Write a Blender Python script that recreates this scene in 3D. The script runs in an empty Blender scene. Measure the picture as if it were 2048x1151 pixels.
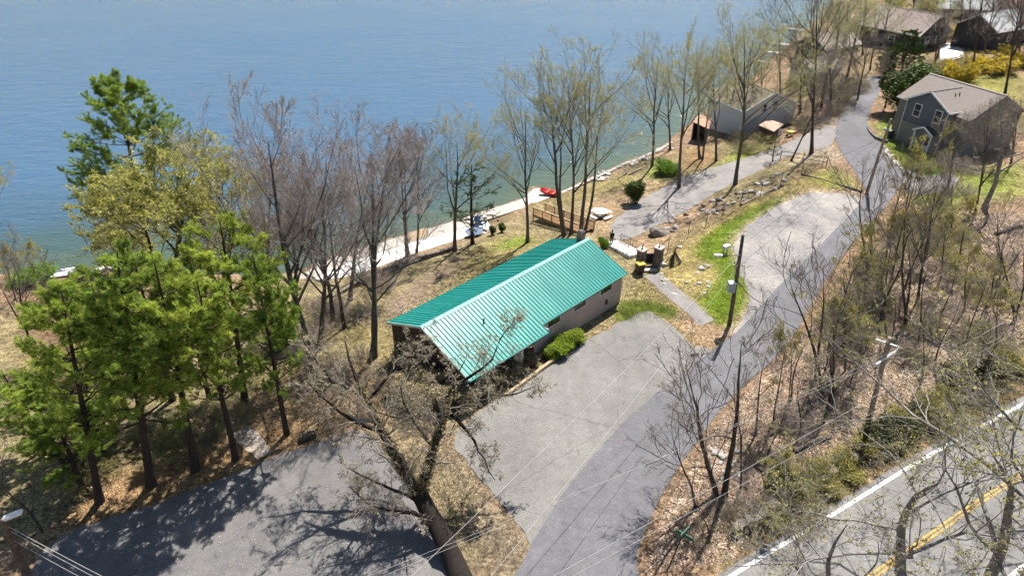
import bpy, bmesh, math, random
import numpy as np
from mathutils import Vector, Matrix, geometry

R = math.radians
scene = bpy.context.scene
col = scene.collection

# ------------------------------------------------------------------ camera, sky, sun, exposure
CAM_H, CAM_D, FOC = 32.0, 32.0, 1365.0
cam = bpy.data.cameras.new('camera'); cam_o = bpy.data.objects.new('camera', cam); col.objects.link(cam_o)
cam_o.location = (0, 0, CAM_H); cam_o.rotation_euler = (R(90 - CAM_D), 0, 0)
cam.sensor_width = 36; cam.lens = FOC / 2048 * 36; cam.clip_end = 5000; cam.clip_start = 0.5
scene.camera = cam_o
SUN_EL, SUN_AZ = 57.0, 24.0
world = bpy.data.worlds.new('World'); scene.world = world; world.use_nodes = True
nt = world.node_tree; nt.nodes.clear()
sky = nt.nodes.new('ShaderNodeTexSky'); sky.sky_type = 'NISHITA'; sky.sun_disc = False
sky.sun_elevation = R(SUN_EL); sky.sun_rotation = R(SUN_AZ)
bg = nt.nodes.new('ShaderNodeBackground'); bg.inputs[1].default_value = 0.07
wo = nt.nodes.new('ShaderNodeOutputWorld')
nt.links.new(sky.outputs[0], bg.inputs[0]); nt.links.new(bg.outputs[0], wo.inputs[0])
sun = bpy.data.lights.new('sun', 'SUN'); sun.energy = 4.9; sun.angle = R(0.53); sun.color = (1.0, 0.955, 0.89)
sun_o = bpy.data.objects.new('sun', sun); col.objects.link(sun_o)
sd = Vector((math.sin(R(SUN_AZ)) * math.cos(R(SUN_EL)), math.cos(R(SUN_AZ)) * math.cos(R(SUN_EL)), math.sin(R(SUN_EL))))
sun_o.rotation_euler = sd.to_track_quat('Z', 'Y').to_euler(); sun_o.location = (20, 60, 80)
vs = scene.view_settings
vs.view_transform = 'Standard'; vs.look = 'None'; vs.exposure = 0.93; vs.gamma = 1.0; vs.use_curve_mapping = False

cy = scene.cycles; cy.max_bounces = 3; cy.use_adaptive_sampling = True; cy.adaptive_threshold = .04; cy.adaptive_min_samples = 8; cy.diffuse_bounces = 1; cy.glossy_bounces = 2; cy.transmission_bounces = 2; cy.transparent_max_bounces = 4; cy.caustics_reflective = False; cy.caustics_refractive = False

# ------------------------------------------------------------------ surveying: photo bearings to ground positions
_cd, _sd = math.cos(R(CAM_D)), math.sin(R(CAM_D))
def bearing(px, py):
    x = (px - 1024) / FOC; y = -(py - 575.5) / FOC
    return np.array([x, _cd + y * _sd, -_sd + y * _cd])
def at_z(px, py, z):
    v = bearing(px, py); t = (z - CAM_H) / v[2]
    return np.array([v[0] * t, v[1] * t, z])
def at_y(px, py, Y):
    v = bearing(px, py); t = Y / v[1]
    return np.array([v[0] * t, Y, CAM_H + v[2] * t])

LAKE = -5.0
CTRL = [(1150,1100,0),(1300,800,0),(1100,900,0),(1400,640,0),(1550,500,0),(1650,420,0),(1733,385,0),(1690,260,.25),(1740,200,.5),(1000,800,0),
 (1270,620,-.1),(900,1000,0),(600,1100,-.15),(300,1100,-.2),(130,1080,-.2),(560,900,-.15),(700,840,-.15),(1050,1140,0),(1480,480,-.05),(1200,760,0),
 (800,740,-.5),(900,790,-.1),(880,540,-2.0),(960,500,-2.4),(760,620,-1.7),(1000,640,-.6),
 (650,700,-.9),(500,780,-.6),(350,860,-.35),(150,900,-.35),(40,1000,-.3),(60,760,-1.5),(60,640,-2.8),(30,570,-4),(160,560,-4.4),(300,640,-2.4),(450,640,-2.6),(560,600,-3.4),
 (700,545,-4.5),(850,495,-4.5),(950,465,-4.5),(1020,425,-4.5),(912,503,-3.1),(840,534,-3.0),(1000,472,-3.3),(1055,483,-2.9),(740,575,-3.2),
 (1085,435,-3.8),(1160,472,-2.2),(1200,430,-2.9),(1100,400,-4.2),(1150,380,-4.5),(1260,420,-2.8),(1225,490,-1.9),(1297,548,-.35),(1340,590,-.1),
 (1330,430,-2.6),(1400,390,-2.5),(1480,350,-2.2),(1550,310,-1.7),(1620,280,-.7),(1335,504,-.5),(1400,455,-.35),(1500,400,-.2),(1560,372,-.15),(1640,340,-.05),
 (1290,490,-1.7),(1370,437,-2.2),(1300,335,-3.8),(1250,360,-4.2),(1360,320,-3.3),(1340,303,-4.3),(1420,290,-3.4),(1500,280,-2.7),(1560,240,-2.6),(1600,190,-2.6),(1640,150,-2),(1700,110,-.8),
 (1800,290,.4),(1850,300,.5),(1960,300,.8),(1945,160,1.2),(2010,185,1.3),(1900,110,.8),(1850,60,.5),(2048,100,2),(2000,20,2.5),(1760,40,-.5),
 (1600,700,.1),(1700,600,.3),(1800,450,.3),(1900,500,1.),(2000,450,1.5),(2040,600,1.7),(1900,700,1.2),(1750,760,.7),(1600,880,.4),(1450,930,.2),(1330,1060,.08),(1400,1100,.2),(1700,900,.5),(1850,800,.8),(2000,720,1.1),
 (1500,1140,.35),(1700,1000,.45),(1850,915,.6),(2040,810,.8),(1700,1130,.42),(1940,990,.65),(2040,1070,.7),(2300,900,.9),(2300,600,2),
 (600,1400,0),(1100,1400,0),(1700,1400,.4),(0,1300,-.2),(-300,1000,-.4),(-300,700,-2)]
_cp = np.array([at_z(*c) for c in CTRL])
_far = np.array([(0,-60,0),(-120,-20,0),(120,-20,1),(-150,60,-3),(170,120,3),(200,250,4),(120,300,2),(-250,40,-3),(300,100,4)], float)
_cp = np.vstack([_cp, _far])
_c2 = 3.0 ** 2
_K = np.sqrt(((_cp[:, None, :2] - _cp[None, :, :2]) ** 2).sum(-1) + _c2)
_w = np.linalg.solve(_K + np.eye(len(_cp)) * 0.02, _cp[:, 2] + 1.0)
SHORE_PX = [(-500,700),(-120,590),(0,560),(60,553),(120,549),(165,545),(215,532),(300,538),(420,553),(520,560),(605,545),(680,509),(797,476),(905,446),(957,428),(1016,409),(1047,398),
 (1062,376),(1100,380),(1123,385),(1170,363),(1215,343),(1250,326),(1275,318),(1320,298),(1352,272),(1392,240),(1440,205),(1490,178),(1540,140),(1580,112),(1625,75),(1660,40),(1690,12),(1715,-20),(1760,-60)]
SHORE = np.array([at_z(x, y, LAKE)[:2] for x, y in SHORE_PX])
LAKE_POLY = np.vstack([SHORE, [(900, 900), (-900, 900), (-900, SHORE[0, 1])]])
def pip(P, poly):
    x, y = P[:, 0], P[:, 1]; ins = np.zeros(len(P), bool); j = len(poly) - 1
    for i in range(len(poly)):
        xi, yi = poly[i]; xj, yj = poly[j]
        if yi != yj:
            c = ((yi > y) != (yj > y)) & (x < (xj - xi) * (y - yi) / (yj - yi) + xi); ins ^= c
        j = i
    return ins
def pdist(P, line):
    d = np.full(len(P), 1e9)
    for a, b in zip(line[:-1], line[1:]):
        ab = b - a; t = np.clip(((P - a) @ ab) / max((ab @ ab), 1e-9), 0, 1)
        d = np.minimum(d, np.hypot(*(P - a - t[:, None] * ab).T))
    return d
def height(P):
    P = np.atleast_2d(np.asarray(P, float))[:, :2]
    z = np.zeros(len(P))
    for s in range(0, len(P), 20000):
        q = P[s:s + 20000]
        z[s:s + 20000] = np.sqrt(((q[:, None] - _cp[None, :, :2]) ** 2).sum(-1) + _c2) @ _w - 1.0
    z = np.clip(z, -8, 5)
    ins = pip(P, LAKE_POLY); ds = pdist(P, SHORE)
    zl = np.minimum(z, -5.25 - 0.3 * np.minimum(ds, 12)); zg = np.maximum(z, -4.62)
    return np.where(ins, zl, zg)
def axis(a, fine0, fine1, b, st):
    o = list(np.arange(fine0, fine1 + st, st)); x, s = fine1, st
    while x < b: s *= 1.18; x += s; o.append(x)
    x, s = fine0, st
    while x > a: s *= 1.18; x -= s; o.insert(0, x)
    return np.array(o)
gx = axis(-400, -55, 75, 420, .5); gy = axis(-60, 16, 112, 520, .5)
X, Y = np.meshgrid(gx, gy); GP = np.stack([X.ravel(), Y.ravel()], 1)
GZ0 = height(GP).reshape(X.shape)
GZ = GZ0.ravel() + (np.sin(GP[:, 0] * 1.3 + np.sin(GP[:, 1] * .9)) * np.sin(GP[:, 1] * 1.1)) * .012
def hz(x, y):
    i = min(max(int(np.searchsorted(gx, x)) - 1, 0), len(gx) - 2); j = min(max(int(np.searchsorted(gy, y)) - 1, 0), len(gy) - 2)
    u = (x - gx[i]) / (gx[i + 1] - gx[i]); v = (y - gy[j]) / (gy[j + 1] - gy[j])
    return float((GZ0[j, i] * (1 - u) + GZ0[j, i + 1] * u) * (1 - v) + (GZ0[j + 1, i] * (1 - u) + GZ0[j + 1, i + 1] * u) * v)
def at(px, py):
    "ground point seen at this bearing"
    z = -1.0
    for _ in range(25):
        p = at_z(px, py, z); z = 0.5 * z + 0.5 * hz(p[0], p[1])
    return Vector(at_z(px, py, z))

# ------------------------------------------------------------------ materials
MATS = {}
def nodes_of(m):
    m.use_nodes = True
    n = m.node_tree; return n, n.nodes['Principled BSDF']
def mat(name, c, rough=.85, var=.25, scale=3., bump=0., bscale=None, spec=.35, c2=None, metal=0, trans=0., coord='Object', detail=6):
    if name in MATS: return MATS[name]
    m = bpy.data.materials.new(name); MATS[name] = m
    n, b = nodes_of(m); L = n.links
    b.inputs['Roughness'].default_value = rough; b.inputs['Metallic'].default_value = metal
    b.inputs['Specular IOR Level'].default_value = spec
    tc = n.nodes.new('ShaderNodeTexCoord')
    nz = n.nodes.new('ShaderNodeTexNoise'); nz.inputs['Scale'].default_value = scale; nz.inputs['Detail'].default_value = detail; nz.inputs['Roughness'].default_value = .65
    L.new(tc.outputs[coord], nz.inputs['Vector'])
    rp = n.nodes.new('ShaderNodeValToRGB')
    a = [max(0, x * (1 - var)) for x in c]; d = [min(1, x * (1 + var)) for x in (c2 or c)]
    rp.color_ramp.elements[0].color = (*a, 1); rp.color_ramp.elements[1].color = (*d, 1)
    rp.color_ramp.elements[0].position = .3; rp.color_ramp.elements[1].position = .7
    L.new(nz.outputs[0], rp.inputs[0]); L.new(rp.outputs[0], b.inputs['Base Color'])
    if bump:
        n2 = n.nodes.new('ShaderNodeTexNoise'); n2.inputs['Scale'].default_value = bscale or scale * 4; n2.inputs['Detail'].default_value = 4
        L.new(tc.outputs[coord], n2.inputs['Vector'])
        bp = n.nodes.new('ShaderNodeBump'); bp.inputs['Strength'].default_value = bump; bp.inputs['Distance'].default_value = .05
        L.new(n2.outputs[0], bp.inputs['Height']); L.new(bp.outputs[0], b.inputs['Normal'])
    if trans:
        out = n.nodes['Material Output']
        tr = n.nodes.new('ShaderNodeBsdfTranslucent'); L.new(rp.outputs[0], tr.inputs['Color'])
        mx = n.nodes.new('ShaderNodeMixShader'); mx.inputs[0].default_value = trans
        L.new(b.outputs[0], mx.inputs[1]); L.new(tr.outputs[0], mx.inputs[2]); L.new(mx.outputs[0], out.inputs[0])
    return m

def ground_mat():
    m = bpy.data.materials.new('ground_cover'); n, b = nodes_of(m); L = n.links
    b.inputs['Roughness'].default_value = .95; b.inputs['Specular IOR Level'].default_value = .1
    tc = n.nodes.new('ShaderNodeTexCoord'); at_ = n.nodes.new('ShaderNodeAttribute'); at_.attribute_name = 'cover'
    def noise(s, d=5, r=.6):
        x = n.nodes.new('ShaderNodeTexNoise'); x.inputs['Scale'].default_value = s; x.inputs['Detail'].default_value = d; x.inputs['Roughness'].default_value = r
        L.new(tc.outputs['Object'], x.inputs['Vector']); return x
    def ramp(src, p0, c0, p1, c1):
        r = n.nodes.new('ShaderNodeValToRGB'); r.color_ramp.elements[0].position = p0; r.color_ramp.elements[1].position = p1
        r.color_ramp.elements[0].color = c0; r.color_ramp.elements[1].color = c1; L.new(src, r.inputs[0]); return r.outputs[0]
    def mul(a, bb, fac=1, mode='MULTIPLY'):
        x = n.nodes.new('ShaderNodeMix'); x.data_type = 'RGBA'; x.blend_type = mode; x.inputs[0].default_value = fac
        L.new(a, x.inputs[6]); L.new(bb, x.inputs[7]); return x.outputs[2]
    c = at_.outputs['Color']
    c = mul(c, ramp(noise(.35, 5).outputs[0], .3, (.62, .60, .56, 1), .7, (1.25, 1.2, 1.1, 1)))
    c = mul(c, ramp(noise(2.2, 6, .7).outputs[0], .32, (.5, .5, .46, 1), .68, (1.4, 1.36, 1.3, 1)))
    v = n.nodes.new('ShaderNodeTexVoronoi'); v.inputs['Scale'].default_value = 7.5; L.new(tc.outputs['Object'], v.inputs['Vector'])
    sp = n.nodes.new('ShaderNodeSeparateColor'); L.new(v.outputs['Color'], sp.inputs[0])
    c = mul(c, ramp(sp.outputs[0], .05, (.5, .48, .45, 1), .95, (1.55, 1.5, 1.45, 1)), .85)
    L.new(c, b.inputs['Base Color'])
    bp = n.nodes.new('ShaderNodeBump'); bp.inputs['Strength'].default_value = .9; bp.inputs['Distance'].default_value = .12
    L.new(noise(5, 6, .75).outputs[0], bp.inputs['Height']); L.new(bp.outputs[0], b.inputs['Normal'])
    return m

def asphalt_mat(name, base, patch, crack=.0, gravel=0.):
    m = bpy.data.materials.new(name); MATS[name] = m; n, b = nodes_of(m); L = n.links
    b.inputs['Roughness'].default_value = .88; b.inputs['Specular IOR Level'].default_value = .25
    tc = n.nodes.new('ShaderNodeTexCoord')
    def noise(s, d=5, r=.6, dist=0):
        x = n.nodes.new('ShaderNodeTexNoise'); x.inputs['Scale'].default_value = s; x.inputs['Detail'].default_value = d; x.inputs['Roughness'].default_value = r; x.inputs['Distortion'].default_value = dist
        L.new(tc.outputs['Object'], x.inputs['Vector']); return x.outputs[0]
    def ramp(src, p0, c0, p1, c1):
        r = n.nodes.new('ShaderNodeValToRGB'); r.color_ramp.elements[0].position = p0; r.color_ramp.elements[1].position = p1
        r.color_ramp.elements[0].color = (*c0, 1); r.color_ramp.elements[1].color = (*c1, 1); L.new(src, r.inputs[0]); return r.outputs[0]
    def mix(a, bb, mode='MULTIPLY', fac=1):
        x = n.nodes.new('ShaderNodeMix'); x.data_type = 'RGBA'; x.blend_type = mode; x.inputs[0].default_value = fac
        L.new(a, x.inputs[6]); L.new(bb, x.inputs[7]); return x.outputs[2]
    c = ramp(noise(.18, 5, .55, .6), .35, base, .68, patch)
    c = mix(c, ramp(noise(1.4, 6, .7), .3, (.84, .84, .84), .7, (1.13, 1.13, 1.13)))
    c = mix(c, ramp(noise(9, 5, .85), .3, (.72, .72, .72), .7, (1.28, 1.28, 1.28)))
    mp = n.nodes.new('ShaderNodeMapping'); mp.inputs['Rotation'].default_value = (0, 0, R(47)); mp.inputs['Scale'].default_value = (.9, .06, 1); L.new(tc.outputs['Object'], mp.inputs['Vector'])
    sn = n.nodes.new('ShaderNodeTexNoise'); sn.inputs['Scale'].default_value = 1.; sn.inputs['Detail'].default_value = 5; L.new(mp.outputs[0], sn.inputs['Vector'])
    c = mix(c, ramp(sn.outputs[0], .32, (.93, .93, .93), .66, (1.05, 1.05, 1.05)))
    c = mix(c, ramp(noise(.9, 3, .5, 1.2), .27, (.72, .72, .72), .36, (1, 1, 1)))
    if crack:
        v = n.nodes.new('ShaderNodeTexVoronoi'); v.feature = 'DISTANCE_TO_EDGE'; v.inputs['Scale'].default_value = .17
        d = n.nodes.new('ShaderNodeMixRGB'); d.inputs[0].default_value = .36
        L.new(tc.outputs['Object'], d.inputs[1])
        nn = n.nodes.new('ShaderNodeTexNoise'); nn.inputs['Scale'].default_value = 1.; nn.inputs['Detail'].default_value = 6; L.new(tc.outputs['Object'], nn.inputs['Vector'])
        L.new(nn.outputs['Color'], d.inputs[2]); L.new(d.outputs[0], v.inputs['Vector'])
        c = mix(c, ramp(v.outputs[0], .002, (1 - crack * .5,) * 3, .006, (1, 1, 1)))
    if gravel:
        v = n.nodes.new('ShaderNodeTexVoronoi'); v.inputs['Scale'].default_value = 9; L.new(tc.outputs['Object'], v.inputs['Vector'])
        sp = n.nodes.new('ShaderNodeSeparateColor'); L.new(v.outputs['Color'], sp.inputs[0])
        c = mix(c, ramp(sp.outputs[0], .05, (1 - gravel,) * 3, .95, (1 + gravel,) * 3))
    L.new(c, b.inputs['Base Color'])
    bp = n.nodes.new('ShaderNodeBump'); bp.inputs['Strength'].default_value = .35 + gravel; bp.inputs['Distance'].default_value = .02
    L.new(noise(25, 3), bp.inputs['Height']); L.new(bp.outputs[0], b.inputs['Normal'])
    return m

def water_mat():
    m = bpy.data.materials.new('lake_water'); n, b = nodes_of(m); L = n.links
    b.inputs['Roughness'].default_value = .13; b.inputs['IOR'].default_value = 1.33; b.inputs['Specular IOR Level'].default_value = .5
    tc = n.nodes.new('ShaderNodeTexCoord'); at_ = n.nodes.new('ShaderNodeAttribute'); at_.attribute_name = 'depth'
    nz = n.nodes.new('ShaderNodeTexNoise'); nz.inputs['Scale'].default_value = .14; nz.inputs['Detail'].default_value = 4
    L.new(tc.outputs['Object'], nz.inputs['Vector'])
    ad = n.nodes.new('ShaderNodeMath'); ad.operation = 'MULTIPLY_ADD'; ad.inputs[1].default_value = .45
    L.new(nz.outputs[0], ad.inputs[0])
    sb = n.nodes.new('ShaderNodeMath'); sb.operation = 'SUBTRACT'; sb.inputs[1].default_value = .22
    L.new(at_.outputs['Fac'], sb.inputs[0]); L.new(sb.outputs[0], ad.inputs[2])
    rp = n.nodes.new('ShaderNodeValToRGB'); e = rp.color_ramp.elements
    e[0].position = 0; e[0].color = (.07, .095, .055, 1); e[1].position = 1; e[1].color = (.05, .108, .18, 1)  # shallow to deep tint; deep end also has blue sky reflection painted in
    k = e.new(.22); k.color = (.045, .08, .075, 1); k = e.new(.55); k.color = (.042, .088, .128, 1)
    L.new(ad.outputs[0], rp.inputs[0]); L.new(rp.outputs[0], b.inputs['Base Color'])
    def wave(scale, stretch, rot, detail, rough):
        mp = n.nodes.new('ShaderNodeMapping'); mp.inputs['Scale'].default_value = (stretch[0], stretch[1], 1); mp.inputs['Rotation'].default_value = (0, 0, R(rot))
        L.new(tc.outputs['Object'], mp.inputs['Vector'])
        x = n.nodes.new('ShaderNodeTexNoise'); x.inputs['Scale'].default_value = scale; x.inputs['Detail'].default_value = detail; x.inputs['Roughness'].default_value = rough
        L.new(mp.outputs[0], x.inputs['Vector']); return x.outputs[0]
    wp = wave(.022, (.5, 1), 20, 4, .6); rr = n.nodes.new('ShaderNodeMapRange'); rr.inputs[1].default_value = .35; rr.inputs[2].default_value = .65; rr.inputs[3].default_value = .07; rr.inputs[4].default_value = .24; L.new(wp, rr.inputs[0]); L.new(rr.outputs[0], b.inputs['Roughness'])
    w1 = wave(.55, (.45, 1), 14, 5, .62); w2 = wave(2.1, (.6, 1), -8, 3, .6)
    mx = n.nodes.new('ShaderNodeMath'); mx.operation = 'MULTIPLY_ADD'; mx.inputs[1].default_value = .2
    L.new(w2, mx.inputs[0]); L.new(w1, mx.inputs[2])
    bp = n.nodes.new('ShaderNodeBump'); bp.inputs['Strength'].default_value = .5; bp.inputs['Distance'].default_value = .62
    L.new(mx.outputs[0], bp.inputs['Height']); L.new(bp.outputs[0], b.inputs['Normal'])
    return m

# ------------------------------------------------------------------ mesh helpers
def tag(o, label=None, cat=None, group=None, kind=None):
    if label: o['label'] = label
    if cat: o['category'] = cat
    if group: o['group'] = group
    if kind: o['kind'] = kind
    return o
def link(name, me, parent=None):
    o = bpy.data.objects.new(name, me); col.objects.link(o)
    if parent is not None: o.parent = parent
    return o
def thing(name, label, cat, loc=(0, 0, 0), rz=0, group=None):
    o = bpy.data.objects.new(name, None); col.objects.link(o)
    o.empty_display_size = .2; o.location = loc; o.rotation_euler = (0, 0, rz)
    return tag(o, label, cat, group)
def np_mesh(name, V, Q=None, T=None, mats=(), qi=None, ti=None, smooth=False):
    me = bpy.data.meshes.new(name)
    V = np.asarray(V, np.float32).reshape(-1, 3)
    Q = np.zeros((0, 4), np.int32) if Q is None or len(Q) == 0 else np.asarray(Q, np.int32).reshape(-1, 4)
    T = np.zeros((0, 3), np.int32) if T is None or len(T) == 0 else np.asarray(T, np.int32).reshape(-1, 3)
    me.vertices.add(len(V)); me.vertices.foreach_set('co', V.ravel())
    nl = Q.size + T.size; me.loops.add(nl); me.loops.foreach_set('vertex_index', np.concatenate([Q.ravel(), T.ravel()]))
    npol = len(Q) + len(T); me.polygons.add(npol)
    st = np.concatenate([np.arange(len(Q)) * 4, Q.size + np.arange(len(T)) * 3]).astype(np.int32)
    me.polygons.foreach_set('loop_start', st)
    for mt in mats: me.materials.append(mt)
    if qi is not None or ti is not None:
        a = np.concatenate([np.zeros(len(Q), np.int32) if qi is None else qi, np.zeros(len(T), np.int32) if ti is None else ti])
        me.polygons.foreach_set('material_index', a.astype(np.int32))
    if smooth: me.polygons.foreach_set('use_smooth', np.ones(npol, bool))
    me.update(calc_edges=True); me.validate()
    return me
class MB:
    def __init__(s): s.v = []; s.f = []
    def add(s, vs, fs):
        o = len(s.v); s.v += [tuple(v) for v in vs]; s.f += [tuple(i + o for i in f) for f in fs]; return s
    def box(s, c, size, rz=0, rx=0, ry=0):
        M = Matrix.Translation(c) @ Matrix.Rotation(rz, 4, 'Z') @ Matrix.Rotation(ry, 4, 'Y') @ Matrix.Rotation(rx, 4, 'X')
        h = [x / 2 for x in size]
        vs = [M @ Vector((sx * h[0], sy * h[1], sz * h[2])) for sx in (-1, 1) for sy in (-1, 1) for sz in (-1, 1)]
        return s.add(vs, [(0, 1, 3, 2), (4, 6, 7, 5), (0, 4, 5, 1), (2, 3, 7, 6), (0, 2, 6, 4), (1, 5, 7, 3)])
    def beam(s, a, b, w, h=None):
        a, b = Vector(a), Vector(b); d = b - a; L = d.length
        rz = math.atan2(d.y, d.x); ry = -math.asin(max(-1, min(1, d.z / L)))
        return s.box((a + b) / 2, (L, w, h or w), rz, 0, ry)
    def tube(s, pts, rad, k=6, cap=True):
        pts = [Vector(p) for p in pts]; n = len(pts)
        if not hasattr(rad, '__len__'): rad = [rad] * n
        vs = []
        for i, p in enumerate(pts):
            t = (pts[min(i + 1, n - 1)] - pts[max(i - 1, 0)]).normalized()
            u = t.cross(Vector((1, 0, 0)) if abs(t.z) > .9 else Vector((0, 0, 1))).normalized(); w = t.cross(u)
            vs += [p + rad[i] * (u * math.cos(6.2832 * j / k) + w * math.sin(6.2832 * j / k)) for j in range(k)]
        fs = [(i * k + j, i * k + (j + 1) % k, (i + 1) * k + (j + 1) % k, (i + 1) * k + j) for i in range(n - 1) for j in range(k)]
        if cap: fs += [tuple(range(k))[::-1], tuple((n - 1) * k + j for j in range(k))]
        return s.add(vs, fs)
    def lathe(s, c, prof, k=12):
        c = Vector(c); n = len(prof)
        vs = [c + Vector((r * math.cos(6.2832 * j / k), r * math.sin(6.2832 * j / k), z)) for r, z in prof for j in range(k)]
        fs = [(i * k + j, i * k + (j + 1) % k, (i + 1) * k + (j + 1) % k, (i + 1) * k + j) for i in range(n - 1) for j in range(k)]
        fs += [tuple(range(k))[::-1], tuple((n - 1) * k + j for j in range(k))]
        return s.add(vs, fs)
    def slab(s, poly, off):
        "closed slab: top polygon (3d points) extruded by vector off"
        n = len(poly); off = Vector(off); vs = [Vector(p) for p in poly] + [Vector(p) + off for p in poly]
        return s.add(vs, [tuple(range(n)), tuple(range(2 * n - 1, n - 1, -1))] + [(i, i + n, (i + 1) % n + n, (i + 1) % n) for i in range(n)])
    def mesh(s, name, m, smooth=False):
        me = bpy.data.meshes.new(name); me.from_pydata(s.v, [], s.f); me.materials.append(m)
        b = bmesh.new(); b.from_mesh(me); bmesh.ops.recalc_face_normals(b, faces=b.faces); b.to_mesh(me); b.free()
        if smooth: me.polygons.foreach_set('use_smooth', np.ones(len(me.polygons), bool))
        me.update(); return me
    def build(s, name, m, parent=None, smooth=False): return link(name, s.mesh(name, m, smooth), parent)

def densify(P, step):
    out = []
    for a, b in zip(P, np.roll(P, -1, 0)):
        n = max(1, int(np.hypot(*(b - a)) / step)); out += [a + (b - a) * k / n for k in range(n)]
    return np.array(out)
def smooth_closed(P, it=2):
    for _ in range(it):
        Q = np.roll(P, -1, 0); P = np.stack([.75 * P + .25 * Q, .25 * P + .75 * Q], 1).reshape(-1, 2)
    return P
def drape(name, poly, m, lift=.03, step=.7, jag=0., label=None, kind='structure', smooth=2, seed=1):
    "a sheet lying on the terrain inside a ground polygon"
    P = np.array([p[:2] for p in poly], float)
    if smooth: P = smooth_closed(P, smooth)
    P = densify(P, .45)
    if jag:
        rg = np.random.default_rng(seed); P = P + np.repeat(rg.normal(0, jag, (len(P) // 2 + 1, 2)), 2, 0)[:len(P)] * .6 + rg.normal(0, jag * .5, P.shape)
    lo, hi = P.min(0), P.max(0)
    gx, gy = np.meshgrid(np.arange(lo[0], hi[0], step), np.arange(lo[1], hi[1], step))
    G = np.stack([gx.ravel(), gy.ravel()], 1); G = G[pip(G, P)]
    G = G[pdist(G, np.vstack([P, P[:1]])) > .25]
    n = len(P)
    res = geometry.delaunay_2d_cdt([Vector(p) for p in np.vstack([P, G])], [(i, (i + 1) % n) for i in range(n)], [], 1, 1e-5)
    V2 = np.array([(v.x, v.y) for v in res[0]]); F = np.array([f for f in res[2] if len(f) == 3])
    cen = V2[F].mean(1); F = F[pip(cen, P)]
    V = np.column_stack([V2, height(V2) + lift])
    a = V2[F]; cr = (a[:, 1, 0] - a[:, 0, 0]) * (a[:, 2, 1] - a[:, 0, 1]) - (a[:, 1, 1] - a[:, 0, 1]) * (a[:, 2, 0] - a[:, 0, 0])
    F[cr < 0] = F[cr < 0][:, ::-1]
    o = link(name, np_mesh(name, V, None, F, [m])); o['kind'] = kind
    return o
def ATS(*pts): return [at(*p) for p in pts]

# ------------------------------------------------------------------ terrain
LEAF = (.25, .185, .137); LUSH = (.165, .25, .03); DRY = (.235, .21, .105); DIRT = (.30, .225, .16); GRAV = (.33, .29, .25); OLIVE = (.20, .185, .075); RUST = (.21, .125, .085); STRAW = (.225, .20, .125)
GC = np.tile(np.array(LEAF), (len(GP), 1))
def zone(c, pts, soft=1.2, amt=1.):
    P = np.array([at(*p)[:2] for p in pts]); lo, hi = P.min(0) - soft * 2, P.max(0) + soft * 2
    k = np.where(((GP > lo) & (GP < hi)).all(1))[0]
    if not len(k): return
    q = GP[k]; d = pdist(q, np.vstack([P, P[:1]])); d = np.where(pip(q, P), d, -d)
    rg = np.random.default_rng(len(pts)); wob = np.sin(q[:, 0] * 1.7 + 2 * np.sin(q[:, 1] * .8)) * np.sin(q[:, 1] * 1.9) * soft * .45
    w = np.clip((d + wob) / soft * .5 + .5, 0, 1)[:, None] * amt
    GC[k] = GC[k] * (1 - w) + np.array(c) * w
zone(STRAW, [(-100,1100),(-100,620),(300,600),(620,560),(900,500),(1010,440),(1130,400),(1260,330),(1330,310),(1500,270),(1640,330),(1480,420),(1340,520),(1310,600),(1250,660),(1000,830),(760,900),(540,930),(120,1070)], 2)
zone(RUST, [(60,590),(180,560),(260,640),(200,760),(90,740)], 2, .8)
zone(DRY, [(560,800),(640,760),(790,700),(800,640),(740,600),(600,660),(500,760)], 2, .7)
zone(LEAF, [(580,900),(760,850),(800,780),(700,740),(620,790)], 2, .8)
zone((.27,.15,.06), [(120,1060),(300,1000),(420,960),(520,915),(640,870),(560,850),(400,900),(200,960)], 1.2, .7)
zone(DRY, [(920,520),(1000,470),(1080,470),(1110,480),(960,560),(880,600),(800,620),(850,560)], 1.2)
zone(LUSH, [(985,500),(1010,480),(1050,473),(1065,480),(1030,495)], .8, .85)
zone((.20,.16,.14), [(740,640),(790,590),(850,550),(905,515),(925,540),(880,580),(810,640)], 1.2, .8)
zone(DIRT, [(1170,440),(1170,400),(1250,370),(1330,350),(1290,420),(1250,470),(1200,480)], 2, .8)
zone(DRY, [(1060,410),(1120,390),(1180,365),(1250,345),(1290,360),(1220,380),(1160,400),(1090,420)], 1.5)
zone(LUSH, [(1295,345),(1330,325),(1360,330),(1350,350),(1310,358)], 1, .8)
zone(LUSH, [(1430,335),(1470,300),(1530,290),(1520,312),(1450,338)], 1, .6)
zone((.22,.14,.08), [(1360,340),(1370,300),(1420,295),(1440,315),(1400,335)], 1.5, .8)
zone(DIRT, [(1250,480),(1310,440),(1380,410),(1440,395),(1430,430),(1350,475),(1320,520),(1270,510)], 1.2)
zone((.27,.235,.11), [(1300,560),(1340,505),(1480,410),(1560,378),(1640,338),(1720,380),(1620,380),(1530,410),(1470,480),(1500,590),(1450,650),(1380,630)], 1)
zone(LUSH, [(1400,480),(1440,455),(1500,418),(1560,398),(1540,418),(1490,445),(1462,480),(1462,505),(1485,535),(1498,570),(1490,610),(1455,650),(1435,650),(1410,620),(1400,595),(1440,560),(1430,530),(1395,510)], .7)
zone(LUSH, [(1440,455),(1560,398),(1600,388),(1470,470),(1450,520),(1420,500)], .8, .6)
zone(LUSH, [(1610,360),(1660,335),(1690,345),(1715,375),(1660,375)], 1, .45)
zone(DRY, [(1235,640),(1250,590),(1290,560),(1330,590),(1380,640),(1420,690),(1390,690),(1340,650),(1300,625)], .8)
zone(LUSH, [(1235,635),(1245,605),(1300,605),(1350,620),(1340,632),(1290,622),(1250,645)], .6, .75)
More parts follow.
